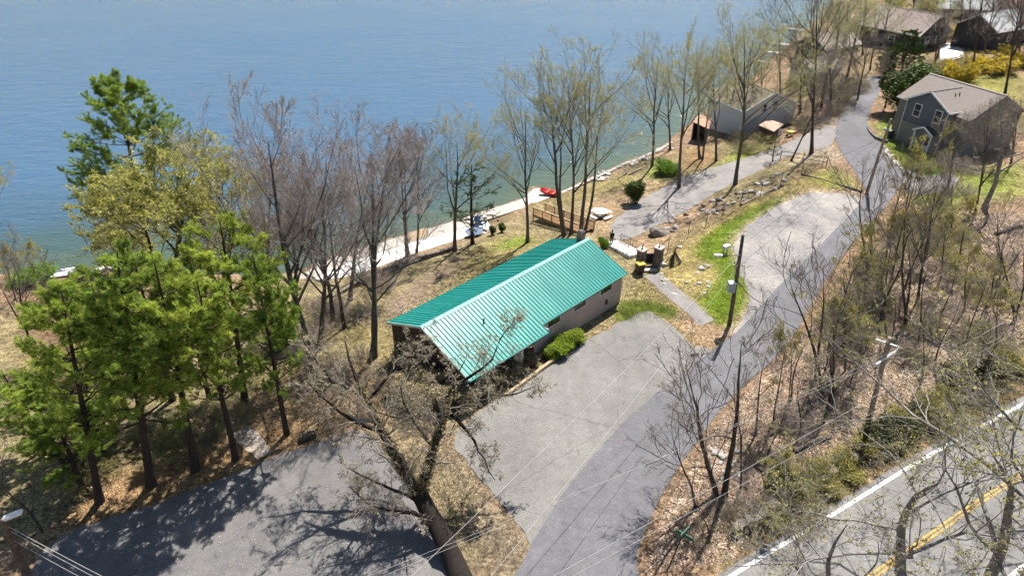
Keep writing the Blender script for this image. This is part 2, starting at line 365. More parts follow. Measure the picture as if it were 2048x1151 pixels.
zone(DIRT, [(1340,640),(1385,622),(1425,655),(1440,690),(1400,695)], .7, .9)
zone(DIRT, [(1100,740),(1230,650),(1250,660),(1150,725)], .6, .6)
zone(GRAV, [(1455,665),(1480,650),(1505,610),(1500,570),(1470,520),(1460,480),(1500,440),(1560,405),(1620,378),(1730,388),(1700,420),(1560,560),(1520,620),(1480,670)], .8)
zone(LUSH, [(1765,270),(1800,290),(1850,305),(1890,330),(1880,360),(1840,350),(1800,325),(1770,295)], 1)
zone(LUSH, [(1745,250),(1775,232),(1800,240),(1795,275),(1765,268)], 1, .8)
zone(LUSH, [(1840,350),(1900,340),(2048,330),(2048,390),(1950,400),(1870,440),(1830,400)], 2, .75)
zone(DIRT, [(1840,380),(1870,355),(1900,350),(1920,372),(1880,385)], 1, .7)
zone((.22,.23,.07), [(1880,150),(2048,150),(2048,260),(2000,220),(1930,190)], 2, .9)
zone((.26,.20,.10), [(1700,600),(1600,690),(1640,640),(1720,520),(1800,450),(1850,480),(1800,600),(1740,680)], 2, .8)
zone(OLIVE, [(1460,1151),(1560,1020),(1700,900),(1830,820),(1960,740),(2060,690),(2060,800),(1850,905),(1700,1000),(1560,1085)], 1.6, .75)
zone((.26,.20,.15), [(1440,1151),(1690,1000),(1850,905),(2060,790),(2060,805),(1850,920),(1480,1151)], .6, .8)
zone((.19,.17,.12), [(770,880),(900,880),(1060,1080),(1030,1160),(930,1160),(830,1000)], 1.2, .85)
zone((.235,.205,.17), [(860,885),(1065,1080),(1040,1160),(1000,1160),(940,1000)], 1, .7)
zone((.20,.15,.12), [(1560,300),(1680,200),(1640,150),(1560,230)], 3, .7)
zone((.19,.16,.10), [(1590,240),(1690,170),(1760,150),(1900,120),(2048,60),(2048,-100),(1700,-100),(1640,100)], 4, .75)
zone((.29,.26,.22), [(1580,330),(1600,290),(1660,225),(1685,235),(1672,280),(1690,320),(1650,325)], 1.2, .9)
zone((.34,.22,.15), [(1470,900),(1280,1151),(1420,1151),(1500,1000),(1640,760),(1560,720)], 1.5, .6)
nx, ny = len(gx), len(gy)
ii = (np.arange(ny - 1)[:, None] * nx + np.arange(nx - 1)[None]).ravel()
GQ = np.stack([ii, ii + 1, ii + nx + 1, ii + nx], 1)
gme = np_mesh('ground', np.column_stack([GP, GZ]), GQ, None, [ground_mat()], smooth=True)
ca = gme.color_attributes.new('cover', 'FLOAT_COLOR', 'POINT')
ca.data.foreach_set('color', np.column_stack([GC, np.ones(len(GC))]).astype(np.float32).ravel())
tag(link('ground', gme), kind='structure')

# lake
wx = axis(-1500, -60, 110, 1500, 3.); wy = axis(30, 40, 330, 2500, 3.)
WX, WY = np.meshgrid(wx, wy); WP = np.stack([WX.ravel(), WY.ravel()], 1)
wd = np.clip(pdist(WP, SHORE) / 30, 0, 1)
nx, ny = len(wx), len(wy); ii = (np.arange(ny - 1)[:, None] * nx + np.arange(nx - 1)[None]).ravel()
wme = np_mesh('lake', np.column_stack([WP, np.full(len(WP), LAKE)]), np.stack([ii, ii + 1, ii + nx + 1, ii + nx], 1), None, [water_mat()], smooth=True)
wa = wme.attributes.new('depth', 'FLOAT', 'POINT'); wa.data.foreach_set('value', wd.astype(np.float32))
tag(link('lake', wme), kind='structure')

# roads and paving
A_NEW = asphalt_mat('lane_asphalt', (.128, .125, .132), (.155, .152, .16), .2)
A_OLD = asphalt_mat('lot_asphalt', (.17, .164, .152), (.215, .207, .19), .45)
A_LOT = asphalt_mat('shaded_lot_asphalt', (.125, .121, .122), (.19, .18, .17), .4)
A_GRV = asphalt_mat('gravel_turnout', (.17, .165, .165), (.33, .30, .27), 0, .16)
A_DRV = asphalt_mat('driveway_asphalt', (.20, .185, .175), (.26, .24, .22), .4)
A_MAIN = asphalt_mat('main_road_asphalt', (.175, .17, .16), (.23, .22, .205), .45)
A_STONE = asphalt_mat('stone_path', (.30, .27, .24), (.42, .38, .34), .5, .3)
drape('gravel_turnout', ATS((1548,418),(1600,390),(1640,384),(1690,388),(1735,400),(1740,425),(1700,470),(1640,540),(1590,600),(1530,655),(1480,672),(1462,672),(1478,650),(1498,615),(1496,575),(1474,530),(1464,490),(1500,445)), A_GRV, .028, jag=.12)
drape('lane', ATS((1000,1200),(1040,1130),(1070,1075),(1110,1010),(1170,930),(1240,850),(1320,780),(1390,727),(1440,690),(1490,650),(1530,600),(1600,530),(1660,470),(1705,425),(1728,398),(1732,380),(1710,345),(1685,310),(1671,280),(1671,250),(1684,222),(1706,195),(1722,172),(1738,150),(1765,155),(1760,185),(1742,215),(1734,240),(1738,262),(1758,285),(1790,315),(1812,345),(1800,375),(1760,425),(1700,490),(1650,560),(1605,640),(1580,685),(1520,745),(1455,800),(1395,880),(1335,965),(1295,1045),(1272,1110),(1278,1151),(1290,1210)), A_NEW, .052, jag=.03)
drape('parking_lot', ATS((1283,624),(1300,622),(1345,653),(1385,690),(1425,700),(1410,735),(1330,800),(1250,865),(1180,945),(1120,1025),(1085,1090),(1062,1090),(1050,1062),(985,985),(905,888),(915,862),(960,822),(1024,778),(1099,733),(1169,684),(1230,650)), A_OLD, .03, jag=.08, smooth=0)
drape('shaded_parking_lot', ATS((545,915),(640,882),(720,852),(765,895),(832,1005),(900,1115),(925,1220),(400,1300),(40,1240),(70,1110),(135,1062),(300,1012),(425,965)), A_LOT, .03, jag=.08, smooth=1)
drape('lower_driveway', ATS((1215,452),(1262,412),(1300,388),(1370,353),(1460,325),(1530,303),(1580,285),(1640,255),(1668,250),(1672,285),(1640,300),(1590,305),(1550,326),(1480,360),(1400,404),(1330,444),(1270,476),(1228,482)), A_DRV, .03, jag=.12)
drape('path', ATS((1288,552),(1318,545),(1350,572),(1402,615),(1428,640),(1400,652),(1378,630),(1335,595)), A_DRV, .03, jag=.02, smooth=0)
drape('stone_path', ATS((432,832),(468,826),(510,860),(548,903),(517,918),(475,885)), A_STONE, .03, jag=.06, smooth=0)
drape('far_driveway', ATS((1880,90),(1900,86),(1928,100),(1925,112),(1880,122)), mat('pale_concrete', (.5, .49, .47)), .05, smooth=0)
drape('house_driveway', ATS((1812,345),(1850,352),(1900,345),(1925,365),(1880,385),(1830,392),(1800,372)), A_DRV, .024, jag=.1)

def strip(name, pts, w, m, lift, parent=None):
    P = np.array([p[:2] for p in pts], float)
    o = [P[0]]
    for a, b in zip(P[:-1], P[1:]):
        n = max(1, int(np.hypot(*(b - a)) / .6)); o += [a + (b - a) * k / n for k in range(1, n + 1)]
    P = np.array(o); k = np.ones(5) / 5
    Q = np.vstack([np.repeat(P[:1], 2, 0), P, np.repeat(P[-1:], 2, 0)]); P = np.column_stack([np.convolve(Q[:, i], k, 'valid') for i in (0, 1)])
    t = np.gradient(P, axis=0); t /= np.hypot(*t.T)[:, None]; nrm = np.column_stack([-t[:, 1], t[:, 0]])
    A, B = P + nrm * w / 2, P - nrm * w / 2
    V = np.vstack([np.column_stack([A, height(A) + lift]), np.column_stack([B, height(B) + lift])]); n = len(P); i = np.arange(n - 1)
    o = link(name, np_mesh(name, V, np.stack([i, i + n, i + n + 1, i + 1], 1), None, [m]), parent)
    if parent is None: o['kind'] = 'structure'
    return o
edge = ATS((1380,1206),(1463,1151),(1580,1080),(1696,1010),(1846,917),(1950,860),(2048,806),(2200,725))
E2 = np.array([p[:2] for p in edge]); tt = np.gradient(E2, axis=0); tt /= np.hypot(*tt.T)[:, None]; nn = np.column_stack([tt[:, 1], -tt[:, 0]])
main = [*(E2 - nn * .45), *((E2 + nn * 9.5)[::-1])]
drape('main_road', main, A_MAIN, .035, jag=.03, smooth=0)
WHITE = mat('road_paint_white', (.72, .71, .68), .7, .18, 9); YEL = mat('road_paint_yellow', (.50, .29, .05), .75, .4, 5)
strip('edge_line', E2, .22, WHITE, .05); strip('edge_line', E2 + nn * 7.3, .22, WHITE, .05)
strip('centre_line', E2 + nn * 3.58, .11, YEL, .05); strip('centre_line', E2 + nn * 3.79, .11, YEL, .05)

# ------------------------------------------------------------------ vegetation generators
BARK = mat('bark', (.042, .033, .026), .95, .4, 6, .6, 20, c2=(.08, .065, .052))
BARK_G = mat('grey_bark', (.15, .135, .12), .95, .4, 5, .6, 18, c2=(.24, .225, .20))
PBARK = mat('pine_bark', (.05, .034, .026), .95, .4, 6, .6, 20)
TWIG = mat('twig', (.15, .12, .10), .9, .3, 2, c2=(.22, .18, .155)); TWIG_P = mat('mauve_twig', (.26, .21, .18), .9, .25, 2, c2=(.37, .31, .275)); TWIG_G = mat('pale_twig', (.20, .18, .145), .9, .3, 2, c2=(.30, .28, .23))
TWIG_O = mat('olive_twig', (.26, .225, .14), .9, .3, 2, c2=(.37, .335, .22))
def roofmat(name, c, faded, rough, spec):
    m = bpy.data.materials.new(name); MATS[name] = m; n, b = nodes_of(m); L = n.links; tc = n.nodes.new('ShaderNodeTexCoord')
    def nz(sc, det, src=None):
        x = n.nodes.new('ShaderNodeTexNoise'); x.inputs['Scale'].default_value = sc; x.inputs['Detail'].default_value = det; L.new(src or tc.outputs['Object'], x.inputs['Vector']); return x.outputs[0]
    mp = n.nodes.new('ShaderNodeMapping'); mp.inputs['Scale'].default_value = (2.6, .25, .25); L.new(tc.outputs['Object'], mp.inputs['Vector'])
    a = n.nodes.new('ShaderNodeMath'); a.operation = 'MULTIPLY_ADD'; a.inputs[1].default_value = .6; L.new(nz(1., 4, mp.outputs[0]), a.inputs[0])
    k = n.nodes.new('ShaderNodeMath'); k.operation = 'MULTIPLY'; k.inputs[1].default_value = .4; L.new(nz(.45, 5), k.inputs[0]); L.new(k.outputs[0], a.inputs[2])
    rp = n.nodes.new('ShaderNodeValToRGB'); rp.color_ramp.elements[0].position = .34; rp.color_ramp.elements[1].position = .68; rp.color_ramp.elements[0].color = (*c, 1); rp.color_ramp.elements[1].color = (*faded, 1)
    L.new(a.outputs[0], rp.inputs[0]); L.new(rp.outputs[0], b.inputs['Base Color'])
    mr = n.nodes.new('ShaderNodeMapRange'); mr.inputs[3].default_value = rough - .06; mr.inputs[4].default_value = rough + .16; L.new(a.outputs[0], mr.inputs[0]); L.new(mr.outputs[0], b.inputs['Roughness'])
    b.inputs['Specular IOR Level'].default_value = spec; return m
def leafmat(name, c, var=.35, tr=.35, c2=None): return mat(name, c, .6, var, 1.3, spec=.25, trans=tr, c2=c2, detail=3)
BUD = leafmat('bud_leaf', (.44, .42, .14), .3, .5, c2=(.58, .55, .24)); LBARK = mat('light_bark', (.075, .062, .05), .95, .4, 6, .6, 20, c2=(.135, .115, .095)); BUD_B = leafmat('brown_bud', (.30, .235, .13), c2=(.46, .39, .24))
BUD_L = leafmat('olive_gold_leaf', (.33, .33, .06), .35, .45, c2=(.50, .48, .12)); BUD_Y = leafmat('yellow_green_leaf', (.34, .36, .035), c2=(.46, .42, .05)); NEED = leafmat('pine_needle', (.21, .315, .04), .45, .5, c2=(.43, .52, .09)); NEED2 = leafmat('bright_needle', (.24, .34, .04), .45, .5, c2=(.47, .54, .09)); NEED3 = leafmat('deep_needle', (.13, .225, .035), .5, .45, c2=(.32, .42, .07)); NEED_D = leafmat('dark_needle', (.05, .095, .018), .4, .25, c2=(.09, .14, .03))
YEW = leafmat('yew_leaf', (.16, .24, .015), c2=(.28, .36, .02)); FORS = leafmat('forsythia_flower', (.55, .40, .012), c2=(.68, .50, .02)); RHODO = leafmat('rhododendron_leaf', (.19, .16, .075), .45, .25, c2=(.38, .31, .17)); OLV = leafmat('brush_leaf', (.23, .21, .05), .4, c2=(.36, .32, .09)); GRN = leafmat('fresh_leaf', (.16, .28, .02)); CEDAR = leafmat('cedar_leaf', (.05, .085, .018), .45, .2, c2=(.11, .15, .03)); GLOSS = leafmat('glossy_leaf', (.03, .04, .012), .5, .1, c2=(.085, .085, .03)); IVY = leafmat('dry_ivy_leaf', (.15, .12, .05), .5, .2, c2=(.34, .27, .13))

def unit(v): return v / np.maximum(np.linalg.norm(v, axis=-1, keepdims=True), 1e-9)
def tubes(P, Rr, k):
    B, n, _ = P.shape; T = unit(np.gradient(P, axis=1))
    ref = np.where(np.abs(T[..., 2:3]) > .9, np.array([1., 0, 0]), np.array([0, 0, 1.]))
    U = unit(np.cross(T, ref)); W = np.cross(T, U)
    a = np.arange(k) * 2 * np.pi / k
    V = P[:, :, None] + Rr[:, :, None, None] * (U[:, :, None] * np.cos(a)[:, None] + W[:, :, None] * np.sin(a)[:, None])
    b = (np.arange(B) * n * k)[:, None, None]; i = (np.arange(n - 1) * k)[None, :, None]; j = np.arange(k)[None, None]; j2 = (j + 1) % k
    Q = np.stack([b + i + j, b + i + j2, b + i + k + j2, b + i + k + j], -1)
    return V.reshape(-1, 3), Q.reshape(-1, 4)
class Geo:
    "collects tubes and leaves for one mesh with several materials"
    def __init__(s): s.V = []; s.Q = []; s.T = []; s.qi = []; s.ti = []; s.n = 0
    def tube(s, P, Rr, k, mi=0):
        if len(P) == 0: return
        V, Q = tubes(P, Rr, k); s.V.append(V); s.Q.append(Q + s.n); s.qi.append(np.full(len(Q), mi)); s.n += len(V)
    def quads(s, V, mi):
        N = len(V); s.V.append(V.reshape(-1, 3)); s.Q.append(np.arange(N * 4).reshape(-1, 4) + s.n); s.qi.append(np.full(N, mi)); s.n += 4 * N
    def tris(s, V, mi):
        N = len(V); s.V.append(V.reshape(-1, 3)); s.T.append(np.arange(N * 3).reshape(-1, 3) + s.n); s.ti.append(np.full(N, mi)); s.n += 3 * N
    def mesh(s, name, mats):
        return np_mesh(name, np.vstack(s.V), np.vstack(s.Q) if s.Q else None, np.vstack(s.T) if s.T else None, mats,
                       np.concatenate(s.qi) if s.qi else None, np.concatenate(s.ti) if s.ti else None)
def sprout(rg, P, Rr, n, t0, t1, ang, da, ratio, rr, seg, gnarl, up, lmin=.1, flat=0., prof=None, whorl=0):
    "children of every branch in P: (B,n,3) polylines"
    B, m, _ = P.shape
    L = np.linalg.norm(np.diff(P, axis=1), axis=-1).sum(1)
    t = rg.uniform(t0, t1, (B, n))
    if whorl: t = t0 + (t1 - t0) * np.clip((np.floor((t - t0) / (t1 - t0) * whorl) + .5 + rg.normal(0, .08, t.shape)) / whorl, 0, 1)
    f = t * (m - 1); i = np.minimum(f.astype(int), m - 2); u = (f - i)[..., None]; bi = np.arange(B)[:, None]
    p = P[bi, i] * (1 - u) + P[bi, i + 1] * u; tg = unit(P[bi, i + 1] - P[bi, i]); r = (Rr[bi, i] * (1 - u[..., 0]) + Rr[bi, i + 1] * u[..., 0])
    rv = rg.normal(size=(B, n, 3)); rv[..., 2] *= (1 - flat); pr = unit(rv - (rv * tg).sum(-1, keepdims=True) * tg)
    a = R(ang) + rg.normal(0, R(da), (B, n, 1)); d = unit(tg * np.cos(a) + pr * np.sin(a))
    ln = L[:, None] * ratio * (prof(t) if prof else (1.15 - .6 * t)) * rg.uniform(.65, 1.2, (B, n)); ln = np.maximum(ln, lmin)
    r0 = np.minimum(r * rr, r * .9) * rg.uniform(.8, 1.1, (B, n))
    p, d, ln, r0 = p.reshape(-1, 3), d.reshape(-1, 3), ln.ravel(), r0.ravel()
    out = [p]
    for s in range(seg):
        d = unit(d + rg.normal(0, gnarl, d.shape) + np.array([0, 0, up])); p = p + d * (ln / seg)[:, None]; out.append(p)
    C = np.stack(out, 1); tp = np.linspace(1, .1 if seg >= 5 else .3, seg + 1)
    return C, r0[:, None] * tp
def leaf_quads(rg, C, size, ds=.35, updir=.3):
    N = len(C); a = unit(rg.normal(size=(N, 3)) + np.array([0, 0, updir])); b = unit(np.cross(a, rg.normal(size=(N, 3))))
    s = (size * rg.uniform(1 - ds, 1 + ds, N))[:, None]
    c = np.cross(a, b); return np.stack([C - b * s * .5, C + c * s * .28, C + b * s * .5, C - c * s * .28], 1)
def along(rg, P, n, spread=0.):
    B, m, _ = P.shape; bi = rg.integers(0, B, n); t = rg.uniform(0, m - 1.001, n); i = t.astype(int); u = (t - i)[:, None]
    c = P[bi, i] * (1 - u) + P[bi, i + 1] * u
    return c + rg.normal(0, spread, c.shape) if spread else c
def clean_min(Rr, m): return np.maximum(Rr, m)

def deciduous(name, seed, H=14., r=.22, stems=1, fork=.35, spread=24, nl=(9, 7, 6, 7), leaves=0, lsize=.1, bark=None, twig=None, leaf=None, gnarl=.09, up=.05, twr=.0065, th=1., crown0=.3, lean=.03, ratio=.42):
    rg = np.random.default_rng(seed); tr, cr = Geo(), Geo()
    st, sr = [], []
    for s in range(stems):
        a = rg.uniform(0, 6.28) + s * 6.28 / max(stems, 1); off = np.array([math.cos(a), math.sin(a), 0]) * (r * 1.1 if stems > 1 else 0)
        d = np.array([math.cos(a) * (.12 if stems > 1 else lean), math.sin(a) * (.12 if stems > 1 else lean), 1.]); p = off + np.array([0, 0, -.3]); pts = [p]; h = H * (1 if s == 0 else rg.uniform(.75, .95)) * .93
        for k in range(10):
            d = unit(d + rg.normal(0, gnarl * .5, 3) + np.array([0, 0, .12])); p = p + d * (h + .3) / 10; pts.append(p)
        st.append(pts); x = np.linspace(0, 1, 11); sr.append(r * (1 if s == 0 else .8) * ((1 - x) ** .8 * .93 + .07) * (1 + .5 * np.exp(-x * 22)))
    S = np.array(st); SR = np.array(sr); tr.tube(S, SR, 8)
    pf = lambda t: .35 + 1.0 * np.clip(1 - ((t - .45) / .58) ** 2, .08, 1)
    A, AR = sprout(rg, S, SR, nl[0], crown0, .97, spread + 14, 9, ratio, .62, 7, gnarl, up, prof=pf); AR = np.maximum(AR * th, .018 * th); tr.tube(A, AR, 6)
    Bq, BR = sprout(rg, A, AR, nl[1], .2, 1, 34, 12, .5, .62, 5, gnarl * 1.2, up, .3); BR = np.maximum(BR * .85, .011 * th); cr.tube(Bq, BR, 4)
    Cq, CR = sprout(rg, Bq, BR, nl[2], .15, 1, 36, 14, .55, .62, 4, gnarl * 1.5, up, .25); CR = np.maximum(CR, twr * 1.1); cr.tube(Cq, CR, 3)
    Dq, DR = sprout(rg, Cq, CR, nl[3], .1, 1, 34, 14, .6, .6, 1, gnarl * 1.5, up, .22); DR = np.maximum(DR, twr) * np.array([1, .5]); cr.tube(Dq, DR, 3)
    if leaves:
        c = along(rg, Dq, leaves, .05); cr.quads(leaf_quads(rg, c, lsize), 1)
    return tr.mesh(name + '_trunk', [bark or BARK]), cr.mesh(name + '_crown', [twig or TWIG, leaf or BUD]), H, None

def pine(name, seed, H=15., r=.2, c0=.28, wmax=.24, nb=70, leaf=None, tuft=10, blade=.22, bw=.024, shape='cone', droop=0.0, sub=9, tufts=11, whorl=13):
    rg = np.random.default_rng(seed); tr, cr = Geo(), Geo()
    x = np.linspace(0, 1, 12); S = np.zeros((1, 12, 3)); S[0, :, 2] = x * H - .3 * (1 - x); S[0, :, :2] = np.cumsum(rg.normal(0, .05, (12, 2)), 0) * x[:, None]
    SR = (r * (1 - x) ** .85 + .025)[None] * (1 + .4 * np.exp(-x * 25)); tr.tube(S, SR, 8)
    prof = (lambda t: (.35 + 1.15 * np.sin(np.clip((1 - (t - c0) / (1 - c0)), 0, 1) ** .8 * 2.1))) if shape == 'cone' else (lambda t: .45 + 1.0 * np.clip(1 - ((t - .62) / .45) ** 2, 0, 1))
    A, AR = sprout(rg, S, SR, nb, c0, .985, 78, 9, wmax * .75, .4, 6, .09, .075 - droop, .35, prof=prof, whorl=whorl); AR = np.clip(AR, .018, .075); tr.tube(A, AR, 5)
    Bq, BR = sprout(rg, A, AR, sub, .42, 1, 45, 14, .36, .6, 3, .1, .09, .3, flat=.6); BR = np.maximum(BR, .012); cr.tube(Bq, BR, 3)
    # needle tufts near the branch tips
    n = len(Bq) * tufts; bi = np.repeat(np.arange(len(Bq)), tufts); t = rg.uniform(.35, 2.999, n); i = t.astype(int); u = (t - i)[:, None]
    c = Bq[bi, i] * (1 - u) + Bq[bi, np.minimum(i + 1, 3)] * u + rg.normal(0, .05, (n, 3)); ax = unit(Bq[bi, 3] - Bq[bi, 0])
    N = n * tuft; C = np.repeat(c, tuft, 0); AX = np.repeat(ax, tuft, 0)
    d = unit(AX * .75 + rg.normal(0, .55, (N, 3)) + np.array([0, 0, .28])); ln = blade * rg.uniform(.6, 1.15, (N, 1)); w = unit(np.cross(d, rg.normal(size=(N, 3)))) * bw * .5
    cr.tris(np.stack([C - w, C + w, C + d * ln], 1), 1)
    return tr.mesh(name + '_trunk', [PBARK]), cr.mesh(name + '_crown', [PBARK, leaf or NEED]), H, None

def shrub(name, seed, H=1.5, W=1.5, n=5000, lsize=.1, leaf=None, stem=None, lobes=7, stems=26, top=.0, shell=.55, lump=.45):
    "leafy bush: stems from the ground and leaves on an uneven lobed volume"
    rg = np.random.default_rng(seed); tr, cr = Geo(), Geo()
    lc = rg.normal(size=(lobes, 3)); lc = unit(lc) * np.array([W * .27, W * .27, H * .25]) * rg.uniform(.4, 1.2, (lobes, 1)) + np.array([0, 0, H * .52]); lr = rg.uniform(.6, 1.1, lobes) * lump
    k = rg.integers(0, lobes, n); dirn = unit(rg.normal(size=(n, 3))); rad = rg.uniform(shell, 1.05, n) ** .6
    bump_ = 1 + .22 * np.sin(dirn[:, 0] * 9 + k) * np.sin(dirn[:, 1] * 8 + 2 * k) * np.sin(dirn[:, 2] * 7)
    c = lc[k] + dirn * (rad * bump_ * lr[k])[:, None] * np.array([W * .62, W * .62, H * .62]); c[:, 2] = np.maximum(c[:, 2], rg.uniform(.02, .2, n))
    cr.quads(leaf_quads(rg, c, lsize, .4, .9), 0)
    P0 = np.column_stack([rg.normal(0, W * .1, (stems, 2)), np.full(stems, -.08)]); e = lc[rg.integers(0, lobes, stems)] + rg.normal(0, .2, (stems, 3)) * np.array([W, W, H]) * .7
    e[:, 2] = np.maximum(e[:, 2], H * .25)
    P = np.stack([P0, P0 * .5 + e * .5 + rg.normal(0, .05, e.shape) * W, e], 1); tr.tube(P, np.tile(np.array([.025, .018, .008]) * min(1.4, W), (stems, 1)), 4)
    return tr.mesh(name + '_stems', [stem or TWIG]), cr.mesh(name + '_foliage', [leaf or OLV]), H, W
def brushy(name, seed, H=2.4, W=2., nst=40, leaves=900, lsize=.07, leaf=None, twig=None):
    "thicket shrub: many arching bare stems with a haze of small leaves"
    rg = np.random.default_rng(seed); tr, cr = Geo(), Geo()
    a = rg.uniform(0, 6.28, nst); p = np.column_stack([np.cos(a), np.sin(a), np.zeros(nst)]) * rg.uniform(0, W * .16, (nst, 1)) + np.array([0, 0, -.08])
    d = unit(np.column_stack([np.cos(a) * .45, np.sin(a) * .45, np.ones(nst)]) + rg.normal(0, .22, (nst, 3))); ln = H * rg.uniform(.55, 1.1, nst); out = [p]
    for s in range(5):
        d = unit(d + rg.normal(0, .14, d.shape) + np.column_stack([np.cos(a), np.sin(a), -.3 * np.ones(nst)]) * .09); p = p + d * (ln / 5)[:, None]; out.append(p)
    P = np.stack(out, 1); PR = np.tile(np.linspace(.016, .006, 6), (nst, 1)); tr.tube(P, PR, 4)
    B, BR = sprout(rg, P, PR, 9, .25, 1, 38, 14, .34, .7, 2, .15, .03, .2); BR = np.maximum(BR, .005); cr.tube(B, BR, 3)
    C, CR = sprout(rg, B, BR, 4, .2, 1, 36, 14, .6, .7, 1, .15, .03, .12); cr.tube(C, np.maximum(CR, .0045), 3)
    if leaves: cr.quads(leaf_quads(rg, along(rg, C, leaves, .04), lsize), 1)
    return tr.mesh(name + '_stems', [twig or TWIG]), cr.mesh(name + '_foliage', [twig or TWIG, leaf or OLV]), H, W

PROTO = {}
def proto(key, fn, *a, **k): PROTO[key] = fn(key, *a, **k)
proto('bareA', deciduous, 11, 16, .24, nl=(14, 9, 8, 6), spread=24, bark=LBARK, twig=TWIG_P, ratio=.38, up=.06)
proto('bareB', deciduous, 12, 15, .22, stems=2, nl=(9, 9, 8, 5), spread=22, bark=LBARK, twig=TWIG_P, ratio=.38, up=.05)
proto('bareD', deciduous, 16, 15, .21, nl=(12, 9, 8, 5), spread=34, twig=TWIG_P, ratio=.42, up=.03, gnarl=.14, lean=.1)
proto('bareC', deciduous, 13, 14, .20, nl=(13, 8, 6, 6), spread=26, twig=TWIG, ratio=.42)
proto('budA', deciduous, 21, 17, .24, nl=(10, 7, 6, 6), spread=24, leaves=8000, lsize=.09, bark=LBARK, twig=TWIG_O, ratio=.40, up=.05)
proto('budB', deciduous, 22, 16, .22, stems=2, nl=(8, 7, 6, 6), spread=24, leaves=8000, lsize=.09, bark=LBARK, twig=TWIG_O, ratio=.40, up=.05, crown0=.38)
proto('budC', deciduous, 23, 15, .25, nl=(11, 7, 6, 6), spread=32, leaves=7000, lsize=.095, bark=LBARK, twig=TWIG_O, ratio=.46)
proto('leafy', deciduous, 24, 11, .2, stems=2, nl=(13, 8, 6, 6), spread=34, leaves=24000, lsize=.14, twig=TWIG_O, leaf=BUD_L, ratio=.45)
proto('yellowgreen', deciduous, 25, 11, .2, nl=(13, 8, 6, 5), spread=34, leaves=22000, lsize=.2, twig=TWIG_O, leaf=BUD_Y, ratio=.46)
proto('sapA', deciduous, 31, 7, .075, nl=(8, 5, 4, 3), th=.6, twr=.005, spread=24, twig=TWIG, ratio=.36, crown0=.25, gnarl=.12)
proto('sapB', deciduous, 32, 7, .07, nl=(8, 5, 4, 3), th=.6, twr=.005, spread=30, twig=TWIG_O, leaves=3500, lsize=.085, leaf=OLV, ratio=.36, crown0=.3, gnarl=.12)
proto('sapC', deciduous, 33, 7, .085, stems=2, nl=(6, 5, 4, 3), th=.6, twr=.005, spread=20, twig=TWIG, ratio=.40, crown0=.3, gnarl=.13)
proto('multi', deciduous, 34, 7, .10, stems=4, nl=(5, 5, 4, 3), th=.6, twr=.005, spread=22, twig=TWIG, ratio=.36, crown0=.3, gnarl=.12)
proto('oak', deciduous, 35, 10, .24, nl=(8, 7, 5, 4), th=.8, spread=42, bark=BARK_G, twig=TWIG_G, leaves=1800, lsize=.09, leaf=OLV, gnarl=.2, up=.03, ratio=.52, crown0=.35)
proto('pineA', pine, 41, 15, .21, .36, .17, 74, leaf=NEED)
proto('pineB', pine, 42, 14, .19, .42, .18, 66, leaf=NEED2)
proto('pineC', pine, 43, 13, .18, .32, .165, 66, leaf=NEED3)
proto('lakepine', pine, 47, 19, .30, .24, .25, 90, leaf=NEED3, sub=13, tufts=12, tuft=9, blade=.34, bw=.034, whorl=12)
proto('hemlock', pine, 45, 10, .14, .18, .22, 46, leaf=NEED_D, sub=6, tufts=3, blade=.2, bw=.04)
proto('spruce', pine, 46, 10, .16, .06, .30, 100, leaf=NEED_D, blade=.24, bw=.09, droop=.05, tufts=5)
proto('cedar', shrub, 51, 6., 5.2, 26000, .22, CEDAR, lobes=14, lump=.42)
proto('juniper', shrub, 52, 3., 2.4, 9000, .13, CEDAR, lobes=9)
proto('yewA', shrub, 53, 1.6, 1.9, 9000, .085, YEW, lobes=9); proto('yewB', shrub, 54, 1.5, 2.0, 9000, .085, YEW, lobes=11)
proto('rhodoA', shrub, 55, 1.9, 2.2, 4200, .15, RHODO, lobes=9, shell=.2); proto('rhodoB', shrub, 56, 1.7, 2.3, 4000, .15, RHODO, lobes=8, shell=.2)
proto('forsythia', brushy, 57, 2., 2.6, 70, 7000, .12, FORS, TWIG_O)
proto('evergreen', shrub, 58, 1.6, 2.6, 4500, .13, GLOSS, lobes=8, shell=.3)
proto('olive', shrub, 60, 1.5, 2.4, 3600, .11, OLV, TWIG_O, lobes=10, shell=.15, stems=50)
proto('fresh', shrub, 59, 1.2, 2.2, 6000, .09, GRN, lobes=8, shell=.3)
proto('brushA', brushy, 61, 2.2, 2.2, 34, 800); proto('brushB', brushy, 62, 2.6, 2.4, 30, 3600, twig=TWIG_O); proto('brushC', brushy, 63, 2., 2., 36, 250, twig=TWIG_P)

